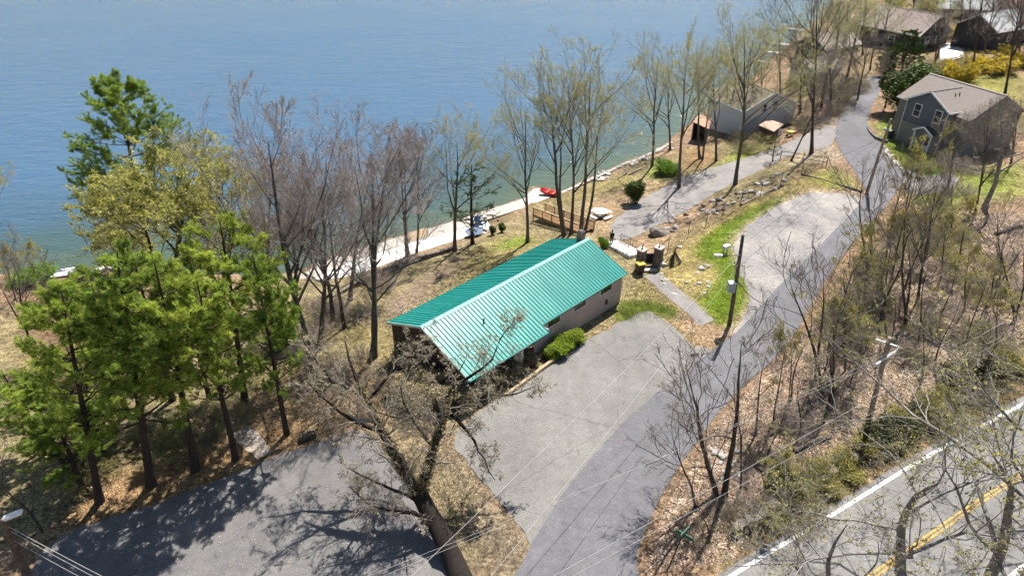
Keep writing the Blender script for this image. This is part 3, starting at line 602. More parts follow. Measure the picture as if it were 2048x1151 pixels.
rnd = random.Random(5)
def plant(kind, name, label, base, top, cat='tree', group=None, wide=1., parts=('trunk', 'crown'), lean=True, yaw=None):
    "a tree standing at a ground bearing; top = bearing of its tip"
    tm, cm, H, W = PROTO[kind]
    b = at(*base); p = at_y(top[0], top[1], b.y); h = max(.5, p[2] - b.z); dx = (p[0] - b.x) if lean else 0
    dx = max(-.22 * h, min(.22 * h, dx)); s = h / H
    o = thing(name, label, cat, b, 0, group)
    o.rotation_euler = (Matrix.Rotation(math.atan2(dx, h), 3, 'Y') @ Matrix.Rotation(rnd.uniform(0, 6.28) if yaw is None else yaw, 3, 'Z')).to_euler()
    o.scale = (s * wide, s * wide, s)
    link(parts[0], tm, o); link(parts[1], cm, o); return o
def bush(kind, name, label, base, w, h, cat='bush', group=None, z=0, yaw=None):
    tm, cm, H, W = PROTO[kind]; b = at(*base) if not isinstance(base, Vector) else base
    o = thing(name, label, cat, (b[0], b[1], b[2] + z), rnd.uniform(0, 6.28) if yaw is None else yaw, group); o.scale = (w / W, w / W, h / H)
    link('stem', tm, o); link('foliage', cm, o); return o

# ------------------------------------------------------------------ the green-roofed clubhouse
GREEN = roofmat('green_metal', (.006, .225, .195), (.03, .32, .28), .27, .2); RIB = mat('rib_metal', (.006, .15, .13), .45, .1, .5, spec=.3); GREEN_D = mat('green_trim', (.012, .22, .18), .4, .1, 1.)
WALLP = mat('pinkish_wall', (.47, .365, .32), .9, .08, 1.5, .3, 30); BROWNW = mat('brown_wood', (.10, .06, .045), .8, .25, 3); WHT = mat('white_paint', (.75, .74, .71), .6, .06, 2); GLASS = mat('dark_glass', (.012, .014, .017), .08, .1, 1, spec=.6)
CONC = mat('concrete', (.42, .38, .33), .9, .18, 1.2, .3, 14); CONC_W = mat('white_concrete', (.74, .72, .69), .9, .08, .8, .2, 10); BRICK = mat('chimney_brick', (.30, .18, .15), .9, .2, 8); TIMB = mat('landscape_timber', (.42, .31, .19), .9, .25, 5); STONE = mat('field_stone', (.34, .31, .28), .95, .35, 2.5, .5, 9, c2=(.46, .43, .39)); STONE_D = mat('dark_stone', (.10, .085, .07), .95, .45, 4, .6, 12, c2=(.22, .19, .16)); METAL_D = mat('dark_iron', (.03, .03, .032), .5, .2, 4, spec=.5); WOOD_D = mat('deck_wood', (.30, .17, .085), .85, .3, 4, c2=(.40, .25, .13)); POLE = mat('pole_wood', (.085, .062, .048), .9, .3, 3, c2=(.14, .105, .08)); GREYM = mat('grey_metal', (.40, .43, .46), .45, .08, 2); POLE_L = mat('weathered_pole', (.30, .245, .19), .9, .25, 3); SHINGLE = mat('brown_shingle', (.235, .20, .175), .92, .16, 5, .4, 25)

ang = R(45.5); U = Vector((math.cos(ang), math.sin(ang), 0)); Vv = Vector((-math.sin(ang), math.cos(ang), 0))
rl = Vector((*at_z(840, 653, 4.3)[:2], 0)); rr_ = Vector((*at_z(1178, 477, 4.3)[:2], 0)); mid = (rl + rr_) / 2; BL = (rr_ - rl).dot(U)
h0 = BL / 2; EH, RH, HW = 2.62, 4.3, 4.25
club = thing('clubhouse', 'long low pinkish building with green standing seam metal roof', 'building', mid, ang)
def C(x, y, z): return Vector((x, y, z))
pitch = (RH - EH) / HW
nx_ = (Vector((*at_z(1088, 656, 2.4)[:2], 0)) - mid).dot(U)       # where the deeper eave ends
w = MB()                                                          # walls: closed shell with gables
wi = 4.0; x0, x1 = -h0 + .35, h0 - .35
for y in (-wi, wi): w.box((0, y, (EH - 4) / 2 + .02), (x1 - x0, .2, EH + 4))
for x in (x0 + .1, x1 - .1):
    w.slab([C(x - .098, -wi + .101, -4), C(x - .098, wi - .101, -4), C(x - .098, wi - .101, EH + .02), C(x - .098, 0, RH - .16), C(x - .098, -wi + .101, EH + .02)], (.196, 0, 0))
w.build('wall', WALLP, club)
bw_ = MB(); bw_.slab([C(x0 - .06, -wi, .9), C(x0 - .06, wi, .9), C(x0 - .06, wi, EH - .05), C(x0 - .06, 0, RH - .2), C(x0 - .06, -wi, EH - .05)], (.055, 0, 0)); bw_.build('gable_siding', BROWNW, club)
th = .09
def slope(name, xa, xb, sgn, yend):
    zend = RH - pitch * yend
    m = MB(); m.slab([C(xa, 0, RH), C(xb, 0, RH), C(xb, sgn * yend, zend), C(xa, sgn * yend, zend)], (0, 0, -th)); o = m.build(name, GREEN, club)
    n = int((xb - xa) / .33); g = MB().beam((0, 0, RH + .022), (0, sgn * yend, zend + .022), .06, .06).mesh('rib', RIB)
    for k in range(n + 1):
        q = link('rib', g, o); q.location = (xa + .03 + k * (xb - xa - .06) / n, 0, 0)
slope('roof_slope', -h0, nx_, -1, HW + .72); slope('roof_slope', nx_ + .002, h0, -1, HW); slope('roof_slope', -h0, h0, 1, HW)
rc = MB(); rc.slab([C(-h0 - .02, -.2, RH - .03), C(-h0 - .02, 0, RH + .075), C(-h0 - .02, .2, RH - .03)], (2 * h0 + .04, 0, 0)); rc.build('ridge_cap', mat('ridge_metal', (.22, .46, .43), .4, .15, 2, spec=.4), club)
for xx in (-h0 - .012, h0 + .012):
    t_ = MB()
    for s, ye in ((-1, HW + (.72 if xx < 0 else 0)), (1, HW)): t_.beam((xx, 0, RH - .04), (xx, s * ye, RH - pitch * ye - .04), .03, .16)
    t_.build('rake_trim', WHT if xx < 0 else GREEN_D, club)
gt = MB().box(((nx_ + h0) / 2, -HW - .05, EH - .06), (h0 - nx_, .09, .09)); gt.build('gutter', GREEN_D, club)
gt = MB().box(((nx_ - h0) / 2, -HW - .77, RH - pitch * (HW + .72) - .06), (nx_ + h0, .09, .09)); gt.build('gutter', GREEN_D, club)
MB().box((nx_ + .02, -HW - .36, EH - .22), (.045, .7, .2)).build('eave_end', WHT, club)
for pxx in (1120, 1170, 1222):
    q = (Vector((*at_z(pxx, {1120: 645, 1170: 612, 1222: 579}[pxx], 2.2)[:2], 0)) - mid).dot(U)
    wn = MB().box((q, -wi - .08, 2.0), (1.56, .06, .62)).build('window', WHT, club); MB().box((q, -wi - .115, 2.0), (1.42, .02, .48)).build('pane', GLASS, wn)
    MB().box((q, -wi - .13, 2.0), (.04, .02, .48)).build('mullion', METAL_D, wn)
for xx, wd_ in ((nx_ - 1.2, 1.), (nx_ - 3.6, 1.5)):
    d_ = MB().box((xx, -wi - .12, 1.08), (wd_, .05, 2.1)).build('door', mat('red_brown_door', (.10, .035, .03), .6, .2, 3), club); MB().box((xx + .35, -wi - .17, 1.05), (.05, .06, .14)).build('handle', GREYM, d_)
MB().box((nx_ - 2.2, -wi - .3, 1.2), (.16, .16, 2.3)).build('post', WHT, club)
cc = MB().box((h0 - .45, .5, RH + .05), (.5, .5, 1.3)).build('chimney', BRICK, club); MB().box((h0 - .45, .5, RH + .73), (.38, .38, .08)).build('cap', METAL_D, cc)
vp = MB().tube([C(-h0 + 4.2, -2.0, RH - pitch * 2 - .05), C(-h0 + 4.2, -2.0, RH - pitch * 2 + .45)], .06, 8); vp.build('vent_pipe', METAL_D, club)
MB().box((h0 - 2.4, -wi - .16, .75), (.18, .14, .4)).build('meter_box', METAL_D, club)
# side steps at the right gable
stp = thing('side_steps', 'small white concrete steps with thin rail at the building corner', 'steps', mid + U * (h0 - .1) + Vv * (-2.6), ang)
for k in range(3): MB().box((.25 + k * .3, 0, .62 - k * .26), (.3, 1.5, .26 - .002)).build('step', CONC_W, stp)
MB().tube([(1.0, -.7, -.1), (1.0, -.7, 1.0), (.1, -.7, 1.7)], .025, 6).build('rail', METAL_D, stp)
# timber edged bed before the entrance
for k, (a, b) in enumerate((((1000, 772), (1098, 703)), ((1012, 792), (1108, 722)))):
    p, q = at(*a), at(*b); d = (q - p)
    o = thing('landscape_timber', ['long pale timber edging beside the entrance shrubs, upper one', 'long pale timber edging along the parking lot, lower one'][k], 'timber', p, math.atan2(d.y, d.x))
    for j in range(2): MB().box((d.length * (.25 + .5 * j), 0, .1), (d.length * .495, .22, .24)).build('beam', TIMB, o)

# ------------------------------------------------------------------ waterfront: dock, patio, walls
def shore_seg(pxs, z): return [Vector(at_z(x, y, z)) for x, y in pxs]
def slabpoly(name, label, cat, pts, z, thick, m, group=None):
    q = MB(); q.slab([Vector((p[0], p[1], z)) for p in pts], (0, 0, -thick)); o = q.build(name, m); return tag(o, label, cat, group)
ZD = -4.38
# wharf in countable concrete panels
wf = thing('concrete_wharf', 'long beige concrete wharf edging the lake behind the building', 'wharf', at_z(850, 470, ZD))
o_ = wf.location
A = [(560,572),(605,546),(680,509),(740,491),(797,474),(850,459),(905,443),(957,426),(1016,407),(1050,395)]; Bk = [(575,586),(622,560),(695,524),(755,505),(812,487),(862,473),(918,458),(970,440),(1030,421),(1066,409)]
aw = [Vector(at_z(x, y, ZD)) for x, y in A]; bw2 = [Vector(at_z(x, y, ZD)) for x, y in Bk]
for i in range(len(aw) - 1):
    for j in range(2):
        f0, f1 = j / 2 + .004, (j + 1) / 2 - .004
        q = MB().slab([aw[i].lerp(aw[i + 1], f0) - o_, aw[i].lerp(aw[i + 1], f1) - o_, bw2[i].lerp(bw2[i + 1], f1) - o_, bw2[i].lerp(bw2[i + 1], f0) - o_], (0, 0, -1.6)); q.build('concrete_panel', CONC, wf)
pt = thing('patio', 'bright white concrete patio beside the lake under bare trees', 'patio', at_z(850, 490, ZD)); o_ = pt.location
A = [(622,561),(695,525),(755,506),(812,488),(862,474),(918,459),(975,441)]; Bk = [(650,585),(722,555),(775,532),(832,512),(890,497),(940,482),(988,463)]
aw = [Vector(at_z(x, y, ZD + .03)) for x, y in A]; bw2 = [Vector(at_z(x, y, ZD + .03)) for x, y in Bk]
for i in range(len(aw) - 1): MB().slab([aw[i].lerp(aw[i + 1], .004) - o_, aw[i].lerp(aw[i + 1], .996) - o_, bw2[i].lerp(bw2[i + 1], .996) - o_, bw2[i].lerp(bw2[i + 1], .004) - o_], (0, 0, -.6)).build('concrete_panel', CONC_W, pt)
# little dock fingers
for lab, pts in (('short beige dock stub beside the notch in the wharf', [(860,457),(868,473),(905,462),(903,445)]), ('small dark plank dock left of the notch in the wharf', [(808,468),(850,455),(858,470),(818,483)])):
    P_ = [Vector(at_z(x, y, ZD + .06)) for x, y in pts]; o = thing('dock', lab, 'dock', P_[0]); n_ = 9
    for k in range(n_):
        f0, f1 = k / n_ + .01, (k + 1) / n_ - .01
        MB().slab([P_[0].lerp(P_[3], f0) - P_[0], P_[0].lerp(P_[3], f1) - P_[0], P_[1].lerp(P_[2], f1) - P_[0], P_[1].lerp(P_[2], f0) - P_[0]], (0, 0, -.08)).build('plank', CONC if 'beige' in lab else TIMB, o)
    MB().tube([Vector((.4, -.3, -.1)), Vector((.4, -.3, -2.5))], .1, 6).build('pile', POLE, o)
# retaining wall of stone courses behind the patio
def stone_wall(name, label, px, ztop, hgt, m, st=.55, thick=.35, cat='wall', group=None):
    P_ = [Vector(at_z(x, y, ztop)) for x, y in px]; o = thing(name, label, cat, P_[0], 0, group); rg = random.Random(len(px) * 7 + int(px[0][0])); n = 0
    meshes = [MB().slab([(-.5, -.46, -.5), (.48, -.5, -.5), (.5, .47, -.5), (-.46, .5, -.5)], (rg.uniform(-.05, .05), 0, 1)).mesh('stone', m) for _ in range(3)]
    rows = max(1, round(hgt / .32))
    for a, b in zip(P_[:-1], P_[1:]):
        d = b - a; k = max(1, int(d.length / st))
        for r_ in range(rows):
            for j in range(k):
                if n > 290: break
                q = link('stone', meshes[n % 3], o); n += 1
                c = a + d * ((j + .5 + (.25 if r_ % 2 else -.05)) / k) - o.location; q.location = (c.x, c.y, c.z - hgt * (r_ + .5) / rows)
                q.scale = (d.length / k * rg.uniform(.86, .97), thick * rg.uniform(.85, 1.1), hgt / rows * rg.uniform(.86, .97)); q.rotation_euler = (0, 0, math.atan2(d.y, d.x) + rg.uniform(-.06, .06))
    return o
stone_wall('retaining_wall', 'low brown stone retaining wall behind the white patio', [(665,590),(722,556),(775,533),(832,513),(890,498),(912,490)], -3.0, 1.35, STONE_D)
stone_wall('seawall', 'pale stone seawall curving along the shore beyond the red boat', [(1105,384),(1123,385),(1170,363),(1215,343),(1250,326),(1275,318),(1320,298),(1345,282)], -4.35, .7, CONC, 1.0, .5)
stone_wall('seawall', 'white stretch of seawall at the left shore behind pines', [(160,546),(185,540),(212,533),(240,534)], -4.4, .7, CONC_W, .9, .6)
tag(drape('boat_ramp', [Vector(at_z(x, y, -4.5)) for x, y in ((1048,398),(1062,377),(1085,374),(1118,388),(1096,400),(1066,412))], mat('pale_rubble', (.52, .45, .40), .9, .3, 4, .6, 10), .06, jag=.1), kind='structure')

# patio furniture
def adirondack(label, base, rz, m, s=1.): 
    b = at_z(*base, ZD + .03); o = thing('lounge_chair', label, 'chair', b, rz, None); o.scale = (s,) * 3
    MB().box((0, .02, .36), (.58, .6, .04), 0, R(8)).build('seat', m, o)
    for k in range(5): MB().box((-.24 + .12 * k, .38, .72), (.1, .03, .8 - .04 * abs(k - 2)), 0, R(-20)).build('back_slat', m, o)
    for s_ in (-1, 1):
        MB().box((s_ * .36, -.02, .56), (.14, .72, .03)).build('armrest', m, o); MB().box((s_ * .34, -.3, .28), (.06, .06, .55)).build('leg', m, o); MB().box((s_ * .31, .3, .2), (.05, .1, .5), 0, R(25)).build('leg', m, o)
    return o
BLUE = mat('blue_plastic', (.012, .16, .44), .4, .12, 3, spec=.5); SLATE = mat('slate_blue_cover', (.10, .14, .22), .6, .15, 3)
adirondack('bright blue lounge chair on the patio, nearer the water', (952, 447), R(200), BLUE, 1.25); adirondack('bright blue lounge chair on the patio, nearer the hedge', (962, 455), R(150), BLUE, 1.25)
t_ = thing('patio_table', 'round slate blue table on the white patio by a trunk', 'table', at_z(948, 474, ZD + .03))
MB().lathe((0, 0, .70), [(.98, 0), (1.02, .03), (.98, .06)], 20).build('table_top', SLATE, t_); MB().lathe((0, 0, 0), [(.3, 0), (.3, .04), (.05, .08), (.05, .7)], 10).build('pedestal', METAL_D, t_)
f_ = thing('fire_pit', 'small round fire pit beside the blue table', 'fire pit', at_z(967, 467, ZD + .03))
for k in range(12):
    a = k * math.tau / 12; MB().box((math.cos(a) * .5, math.sin(a) * .5, .17), (.2, .245, .34), a).build('block', STONE_D if k % 2 else STONE, f_)
MB().lathe((0, 0, .02), [(.36, 0), (.36, .1), (.1, .14)], 12).build('ash_bed', mat('ash', (.5, .5, .48), .95, .2, 4), f_)
# red boat hull on the ramp
bt = thing('rowing_boat', 'small red boat pulled up on the pale ramp', 'boat', at_z(1098, 389, -4.35), R(150)); hull = []; N_ = 9
hb = MB(); ring = []
for i in range(N_):
    x = -1.3 + 2.6 * i / (N_ - 1); wd_ = .62 * math.sqrt(max(.02, 1 - (x / 1.42) ** 2 if x > -.2 else 1 - (x / 3.2) ** 2)); z0 = .06 + .16 * max(0, x / 1.3) ** 2
    ring.append([(x, -wd_, .5 + .1 * max(0, x)), (x, -wd_ * .75, z0 + .1), (x, 0, z0), (x, wd_ * .75, z0 + .1), (x, wd_, .5 + .1 * max(0, x)), (x, wd_ * .86, .46 + .1 * max(0, x)), (x, 0, z0 + .08), (x, -wd_ * .86, .46 + .1 * max(0, x))])
hb.add([v for r_ in ring for v in r_], [(i * 8 + j, i * 8 + (j + 1) % 8, (i + 1) * 8 + (j + 1) % 8, (i + 1) * 8 + j) for i in range(N_ - 1) for j in range(8)] + [tuple(range(8)), tuple((N_ - 1) * 8 + j for j in range(7, -1, -1))])
hb.build('hull', mat('red_paint', (.48, .03, .022), .4, .15, 3), bt)
for x in (-.7, .2): MB().box((x, 0, .42), (.24, 1.02, .04)).build('seat', mat('red_seat', (.55, .10, .08), .5, .1, 3), bt)

# wooden ramp deck
p0, p1 = Vector((*at_z(1078, 425, -3.1),)), Vector((*at_z(1176, 462, -2.0),)); d = p1 - p0; Lr = Vector((d.x, d.y, 0)).length
rp_ = thing('wooden_ramp', 'brown wooden ramp deck with railings behind the two large trees', 'ramp', (p0.x, p0.y, p0.z), math.atan2(d.y, d.x)); sl = d.z / Lr
n_ = int(Lr / .3)
pm = MB().box((0, 0, 0), (.28, 1.7, .05), 0, 0, -math.atan(sl)).mesh('plank', WOOD_D)
for k in range(n_): q = link('plank', pm, rp_); q.location = (.15 + k * .3, 0, sl * (.15 + k * .3))
for s in (-1, 1):
    for k in range(6):
        x = .05 + k * (Lr - .1) / 5; MB().box((x, s * .9, sl * x - .1), (.1, .1, 2.2)).build('post', WOOD_D, rp_)
    for hh in (.5, .98): MB().beam((0, s * .9, hh), (Lr, s * .9, hh + d.z), .12, .05).build('rail', TIMB if hh > .9 else WOOD_D, rp_)
    bl = MB()
    for k in range(int(Lr / .16)): x = .08 + k * .16; bl.box((x, s * .9, sl * x + .5), (.035, .035, .9))
    tag(bl.build('balusters', WOOD_D, rp_), kind='stuff')
    MB().beam((0, s * .82, -.18), (Lr, s * .82, -.18 + d.z), .06, .24).build('joist', WOOD_D, rp_)

# picnic table, octagonal
b = at(1200, 434); pk = thing('picnic_table', 'white octagonal picnic table with attached benches on bare dirt', 'picnic table', b, .3)
MB().lathe((0, 0, .72), [(.86, 0), (.9, .03), (.88, .07)], 8).build('table_top', WHT, pk)
for k in range(4):
    a = k * math.pi / 2 + R(22.5); e = MB(); c_ = Vector((math.cos(a), math.sin(a), 0))
    MB().box((c_.x * 1.24, c_.y * 1.24, .44), (.34, 1.25, .05), a).build('bench', WHT, pk); MB().beam((c_.x * .15, c_.y * .15, .36), (c_.x * 1.3, c_.y * 1.3, .36), .1, .1).build('brace', WHT, pk)
    MB().tube([(c_.x * 1.0, c_.y * 1.0, 0), (c_.x * .6, c_.y * .6, .72)], .05, 6).build('leg', METAL_D, pk)

# ------------------------------------------------------------------ entrance pillars, gate, stairs, person
def pillar(label, base, top):
    b = at(*base); hgt = 1.95; o = thing('stone_pillar', label, 'pillar', b, ang); rg = random.Random(int(base[0])); s = MB()
    MB().box((0, 0, hgt / 2 - .2), (.56, .56, hgt + .4)).build('core', mat('mortar', (.16, .14, .125), .95, .2, 6), o)
    for r_ in range(8):
        for f in range(4):
            x = -.31
            while x < .25:
                w_ = rg.uniform(.16, .34); w_ = min(w_, .31 - x); a = f * math.pi / 2; c_ = Matrix.Rotation(a, 3, 'Z') @ Vector((x + w_ / 2, -.30, 0)); s.box((c_.x, c_.y, .12 + r_ * .24), (w_ - .03, .10 + rg.uniform(0, .05), .2), a); x += w_
    tag(s.build('stonework', STONE_D, o), kind='stuff'); MB().box((0, 0, hgt + .06), (.86, .86, .12), 0).build('cap', mat('cap_stone', (.40, .34, .31), .9, .12, 3), o)
    MB().lathe((0, 0, hgt + .12), [(.12, 0), (.06, .06), (.035, .12), (.035, .4), (.07, .44)], 8).build('lamp_stem', METAL_D, o)
pillar('left stone entrance pillar behind the yellow-lidded bin', (1280, 536), 0); pillar('right stone entrance pillar with pale cap at the path head', (1314, 532), 0)
g0, g1 = at(1288, 532), at(1306, 530); gd = g1 - g0
ga = thing('entrance_gate', 'black iron gate between the two stone pillars', 'gate', g0 + Vector((0, 0, .1)), math.atan2(gd.y, gd.x)); gl = gd.length + .25
for zz in (.1, 1.25): MB().box((gl / 2 - .1, 0, zz), (gl, .05, .06)).build('rail', METAL_D, ga)
for k in range(9): MB().box((k * gl / 8 - .1, 0, .68), (.06, .03, 1.15)).build('bar', METAL_D, ga)
MB().box((gl / 2 - .1, .03, .7), (gl, .012, 1.05)).build('screen', mat('black_screen', (.012, .012, .013), .7, .2, 4), ga)
sl_ = at(1297, 541); MB().box((0, 0, 0), (1.3, .5, .2)); tag(MB().box((sl_.x, sl_.y, sl_.z + .06), (1.5, .5, .16), ang - R(45)).build('threshold_slab', CONC), 'grey stone threshold slab under the black gate', 'slab')
b = at(1279, 547); bn = thing('wheeled_bin', 'dark wheeled bin with yellow lid in front of left pillar', 'bin', b, R(20))
MB().slab([(-.24, -.28, .06), (.24, -.28, .06), (.24, .26, .06), (-.24, .26, .06)], (0, 0, 0.001)); bb = MB(); bb.add([(-.24, -.26, .08), (.24, -.26, .08), (.24, .26, .08), (-.24, .26, .08), (-.33, -.36, 1.05), (.33, -.36, 1.05), (.33, .34, 1.05), (-.33, .34, 1.05)], [(3, 2, 1, 0), (4, 5, 6, 7), (0, 1, 5, 4), (1, 2, 6, 5), (2, 3, 7, 6), (3, 0, 4, 7)]); bb.build('body', mat('brown_plastic', (.035, .02, .014), .5, .1, 3), bn)
MB().box((0, -.02, 1.1), (.74, .8, .09), 0, R(-4)).build('lid', mat('yellow_plastic', (.46, .33, .04), .5, .1, 3), bn)
for s in (-1, 1): MB().tube([(s * .3, .3, .1), (s * .22, .3, .1)], .1, 10).build('wheel', METAL_D, bn)

# stairs going down to the drive
s0, s1 = Vector((*at_z(1272, 507, -.55),)), Vector((*at_z(1222, 483, -1.85),)); d = s1 - s0; Ls = Vector((d.x, d.y)).length
stn = thing('garden_stairs', 'white concrete stairs with black railing descending from the gate', 'stairs', s0, math.atan2(d.y, d.x)); ns = 8; run = Ls / ns
for k in range(ns): MB().box((run * (k + .5), 0, d.z * (k + .5) / ns - .4), (run * .995, 1.55, .8)).build('step', CONC_W, stn)
for s in (-1, 1):
    posts = (0.1, Ls * .42, Ls * .5, Ls * .9)
    for x in posts: MB().tube([(x, s * .82, d.z * x / Ls - .3), (x, s * .82, d.z * x / Ls + .95)], .03, 6).build('post', METAL_D, stn)
    for a, b in ((posts[0], posts[1]), (posts[2], posts[3])):
        for hh in (.15, .93): MB().tube([(a, s * .82, d.z * a / Ls + hh), (b, s * .82, d.z * b / Ls + hh)], .022, 6).build('rail', METAL_D, stn)
        bl = MB(); n_ = int((b - a) / .14)
        for k in range(1, n_): x = a + (b - a) * k / n_; bl.box((x, s * .82, d.z * x / Ls + .54), (.016, .016, .78))
        tag(bl.build('balusters', METAL_D, stn), kind='stuff')

# person on the stairs, leaning an arm on the rail
def skinned(name, V, E, Rd, m, parent, sub=2):
    me = bpy.data.meshes.new(name); me.from_pydata(V, E, []); o = link(name, me, parent); me.materials.append(m)
    sk = o.modifiers.new('skin', 'SKIN'); sk.use_smooth_shade = True
    for i, r_ in enumerate(Rd): me.skin_vertices[0].data[i].radius = (r_, r_) if not isinstance(r_, tuple) else r_
    me.skin_vertices[0].data[0].use_root = True
    sb = o.modifiers.new('sub', 'SUBSURF'); sb.levels = sb.render_levels = sub; return o
def ensure_skin(o): pass
def skin_obj(name, V, E, Rd, m, parent, sub=2):
    b = bmesh.new(); ly = b.verts.layers.skin.verify(); vs_ = [b.verts.new(v) for v in V]
    for v, r_ in zip(vs_, Rd): v[ly].radius = (r_, r_) if not isinstance(r_, tuple) else r_
    vs_[0][ly].use_root = True
    for e in E: b.edges.new((vs_[e[0]], vs_[e[1]]))
    me = bpy.data.meshes.new(name); b.to_mesh(me); b.free(); me.materials.append(m); o = link(name, me, parent)
    sk = o.modifiers.new('skin', 'SKIN'); sk.use_smooth_shade = True; sb = o.modifiers.new('sub', 'SUBSURF'); sb.levels = sb.render_levels = sub
    return o
pb = Vector((*at_z(1223, 486, -1.72),)); pe = thing('person', 'person in dark clothes standing on the white stairs, arm on the rail', 'person', pb, R(-35)); pe.scale = (.86,) * 3
SKIN = mat('skin', (.42, .25, .17), .6, .05, 3); CLOTH = mat('black_cloth', (.014, .014, .017), .9, .2, 8); HAIR = mat('dark_hair', (.02, .014, .01), .7, .2, 8)
V_ = [(0, 0, .93), (0, 0, 1.15), (0, .02, 1.38), (0, .0, 1.5), (0, -.02, 1.58), (0, -.03, 1.68), (.1, 0, .88), (.11, -.02, .5), (.11, .04, .09), (.11, -.12, .04), (-.1, 0, .88), (-.11, -.05, .5), (-.12, .03, .09), (-.12, -.13, .04),
      (.19, .02, 1.38), (.27, -.06, 1.12), (.34, -.24, 1.02), (.37, -.32, 1.02), (-.19, .02, 1.38), (-.24, .06, 1.1), (-.22, -.08, .88), (-.22, -.14, .82)]
E_ = [(0, 1), (1, 2), (2, 3), (3, 4), (4, 5), (0, 6), (6, 7), (7, 8), (8, 9), (0, 10), (10, 11), (11, 12), (12, 13), (2, 14), (14, 15), (15, 16), (16, 17), (2, 18), (18, 19), (19, 20), (20, 21)]
R_ = [.13, .12, .13, .06, .075, .08, .09, .065, .045, .04, .09, .065, .045, .04, .06, .05, .035, .035, .06, .05, .035, .035]
skin_obj('body', V_, E_, R_, SKIN, pe)
J = [0, 1, 2, 14, 15, 16, 18, 19, 20]; jm = {v: i for i, v in enumerate(J)}
skin_obj('jacket', [V_[i] for i in J], [(jm[a], jm[b]) for a, b in E_ if a in jm and b in jm], [.16, .15, .155, .085, .07, .055, .085, .07, .055], CLOTH, pe)
J = [0, 6, 7, 8, 10, 11, 12]; jm = {v: i for i, v in enumerate(J)}
skin_obj('trousers', [V_[i] for i in J], [(jm[a], jm[b]) for a, b in E_ if a in jm and b in jm], [.155, .115, .085, .07, .115, .085, .07], CLOTH, pe)
MB().lathe((0, -.015, 1.62), [(.085, 0), (.105, .06), (.1, .12), (.06, .165), (.01, .175)], 10).build('hair', HAIR, pe, True)
for s in (-1, 1): MB().box((s * .115, -.06, .03), (.095, .28, .09)).build('shoe', METAL_D, pe)

# chain link fence
fpx = [(1335,504),(1376,471),(1411,453),(1445,433),(1480,413),(1520,393),(1560,373),(1602,351),(1645,330)]
fp = ATS(*fpx); fo = fp[0]; fe = thing('chain_link_fence', 'rusty chain link fence along the top of the stony bank', 'fence', fo)
RUSTM = mat('rusty_steel', (.09, .06, .045), .8, .3, 6)
for k, p in enumerate(fp):
    q = p - fo; MB().tube([q + Vector((0, 0, -.3)), q + Vector((0, 0, 1.75))], .035, 6).build('post', RUSTM, fe)
    if k < len(fp) - 1:
        e = fp[k + 1] - fo; MB().tube([q + Vector((0, 0, 1.7)), e + Vector((0, 0, 1.7))], .022, 6).build('rail', RUSTM, fe); s = MB(); n_ = int((e - q).length / .22)
        for j in range(-7, n_):
            for sg in (1, -1):
                a, b = (j, j + 7) if sg == 1 else (j + 7, j); t0, t1 = a / n_, b / n_; z0, z1 = .05, 1.65
                if min(t0, t1) < 0 or max(t0, t1) > 1:
                    continue
                s.beam(q.lerp(e, t0) + Vector((0, 0, z0)), q.lerp(e, t1) + Vector((0, 0, z1)), .008)
        if s.v: tag(s.build('mesh_wire', RUSTM, fe), kind='stuff')
MB().tube([Vector((0, 0, 1.6)), Vector((-.9, .6, .0))], .03, 6).build('brace', RUSTM, fe)
gA, gB = at(1560, 318), at(1650, 332); gd = gB - gA; gt_ = thing('driveway_gate', 'low dark pipe gate across the lower driveway', 'gate', gA, math.atan2(gd.y, gd.x)); tilt = gd.z / gd.length
for x in (0, gd.length * .5, gd.length): MB().tube([(x, 0, tilt * x - .3), (x, 0, tilt * x + 1.2)], .05, 6).build('post', RUSTM, gt_)
for hh in (.55, 1.1): MB().tube([(0, 0, hh), (gd.length, 0, hh + gd.z)], .035, 6).build('rail', RUSTM, gt_)
def log(label, a, b, r, m=POLE_L, name='log'):
    p, q = at(*a), at(*b); d = q - p; o = thing(name, label, 'log', p); n = 6; rg = random.Random(int(a[0]))
    MB().tube([Vector((d.x * k / n, d.y * k / n, d.z * k / n + r * .8 + rg.uniform(-.02, .02))) for k in range(n + 1)], [r * rg.uniform(.9, 1.1) for _ in range(n + 1)], 8).build('stem', m, o)
    MB().tube([Vector((0, 0, r * .8)) - d.normalized() * .012, Vector((0, 0, r * .8)) - d.normalized() * .002], r * .85, 8).build('cut_end', TIMB, o)
log('pale straight log lying along the fence foot', (1482, 411), (1556, 376), .17); log('long dark timber lying across the grass by the road', (1603, 350), (1724, 385), .15, POLE)
log('fallen branch lying in the leaf litter near the main road', (1590, 905), (1660, 875), .12, BARK, 'fallen_branch'); log('fallen trunk rotting on the right bank under saplings', (1990, 470), (2040, 455), .2, BARK, 'fallen_tree'); log('short dark stump of log beside the shaded lot', (600, 882), (632, 872), .28, BARK); log('thin pale log on the slope above the seawall', (1258, 350), (1282, 338), .12); log('slim bleached log near the lakeside slope', (1238, 356), (1254, 346), .1)

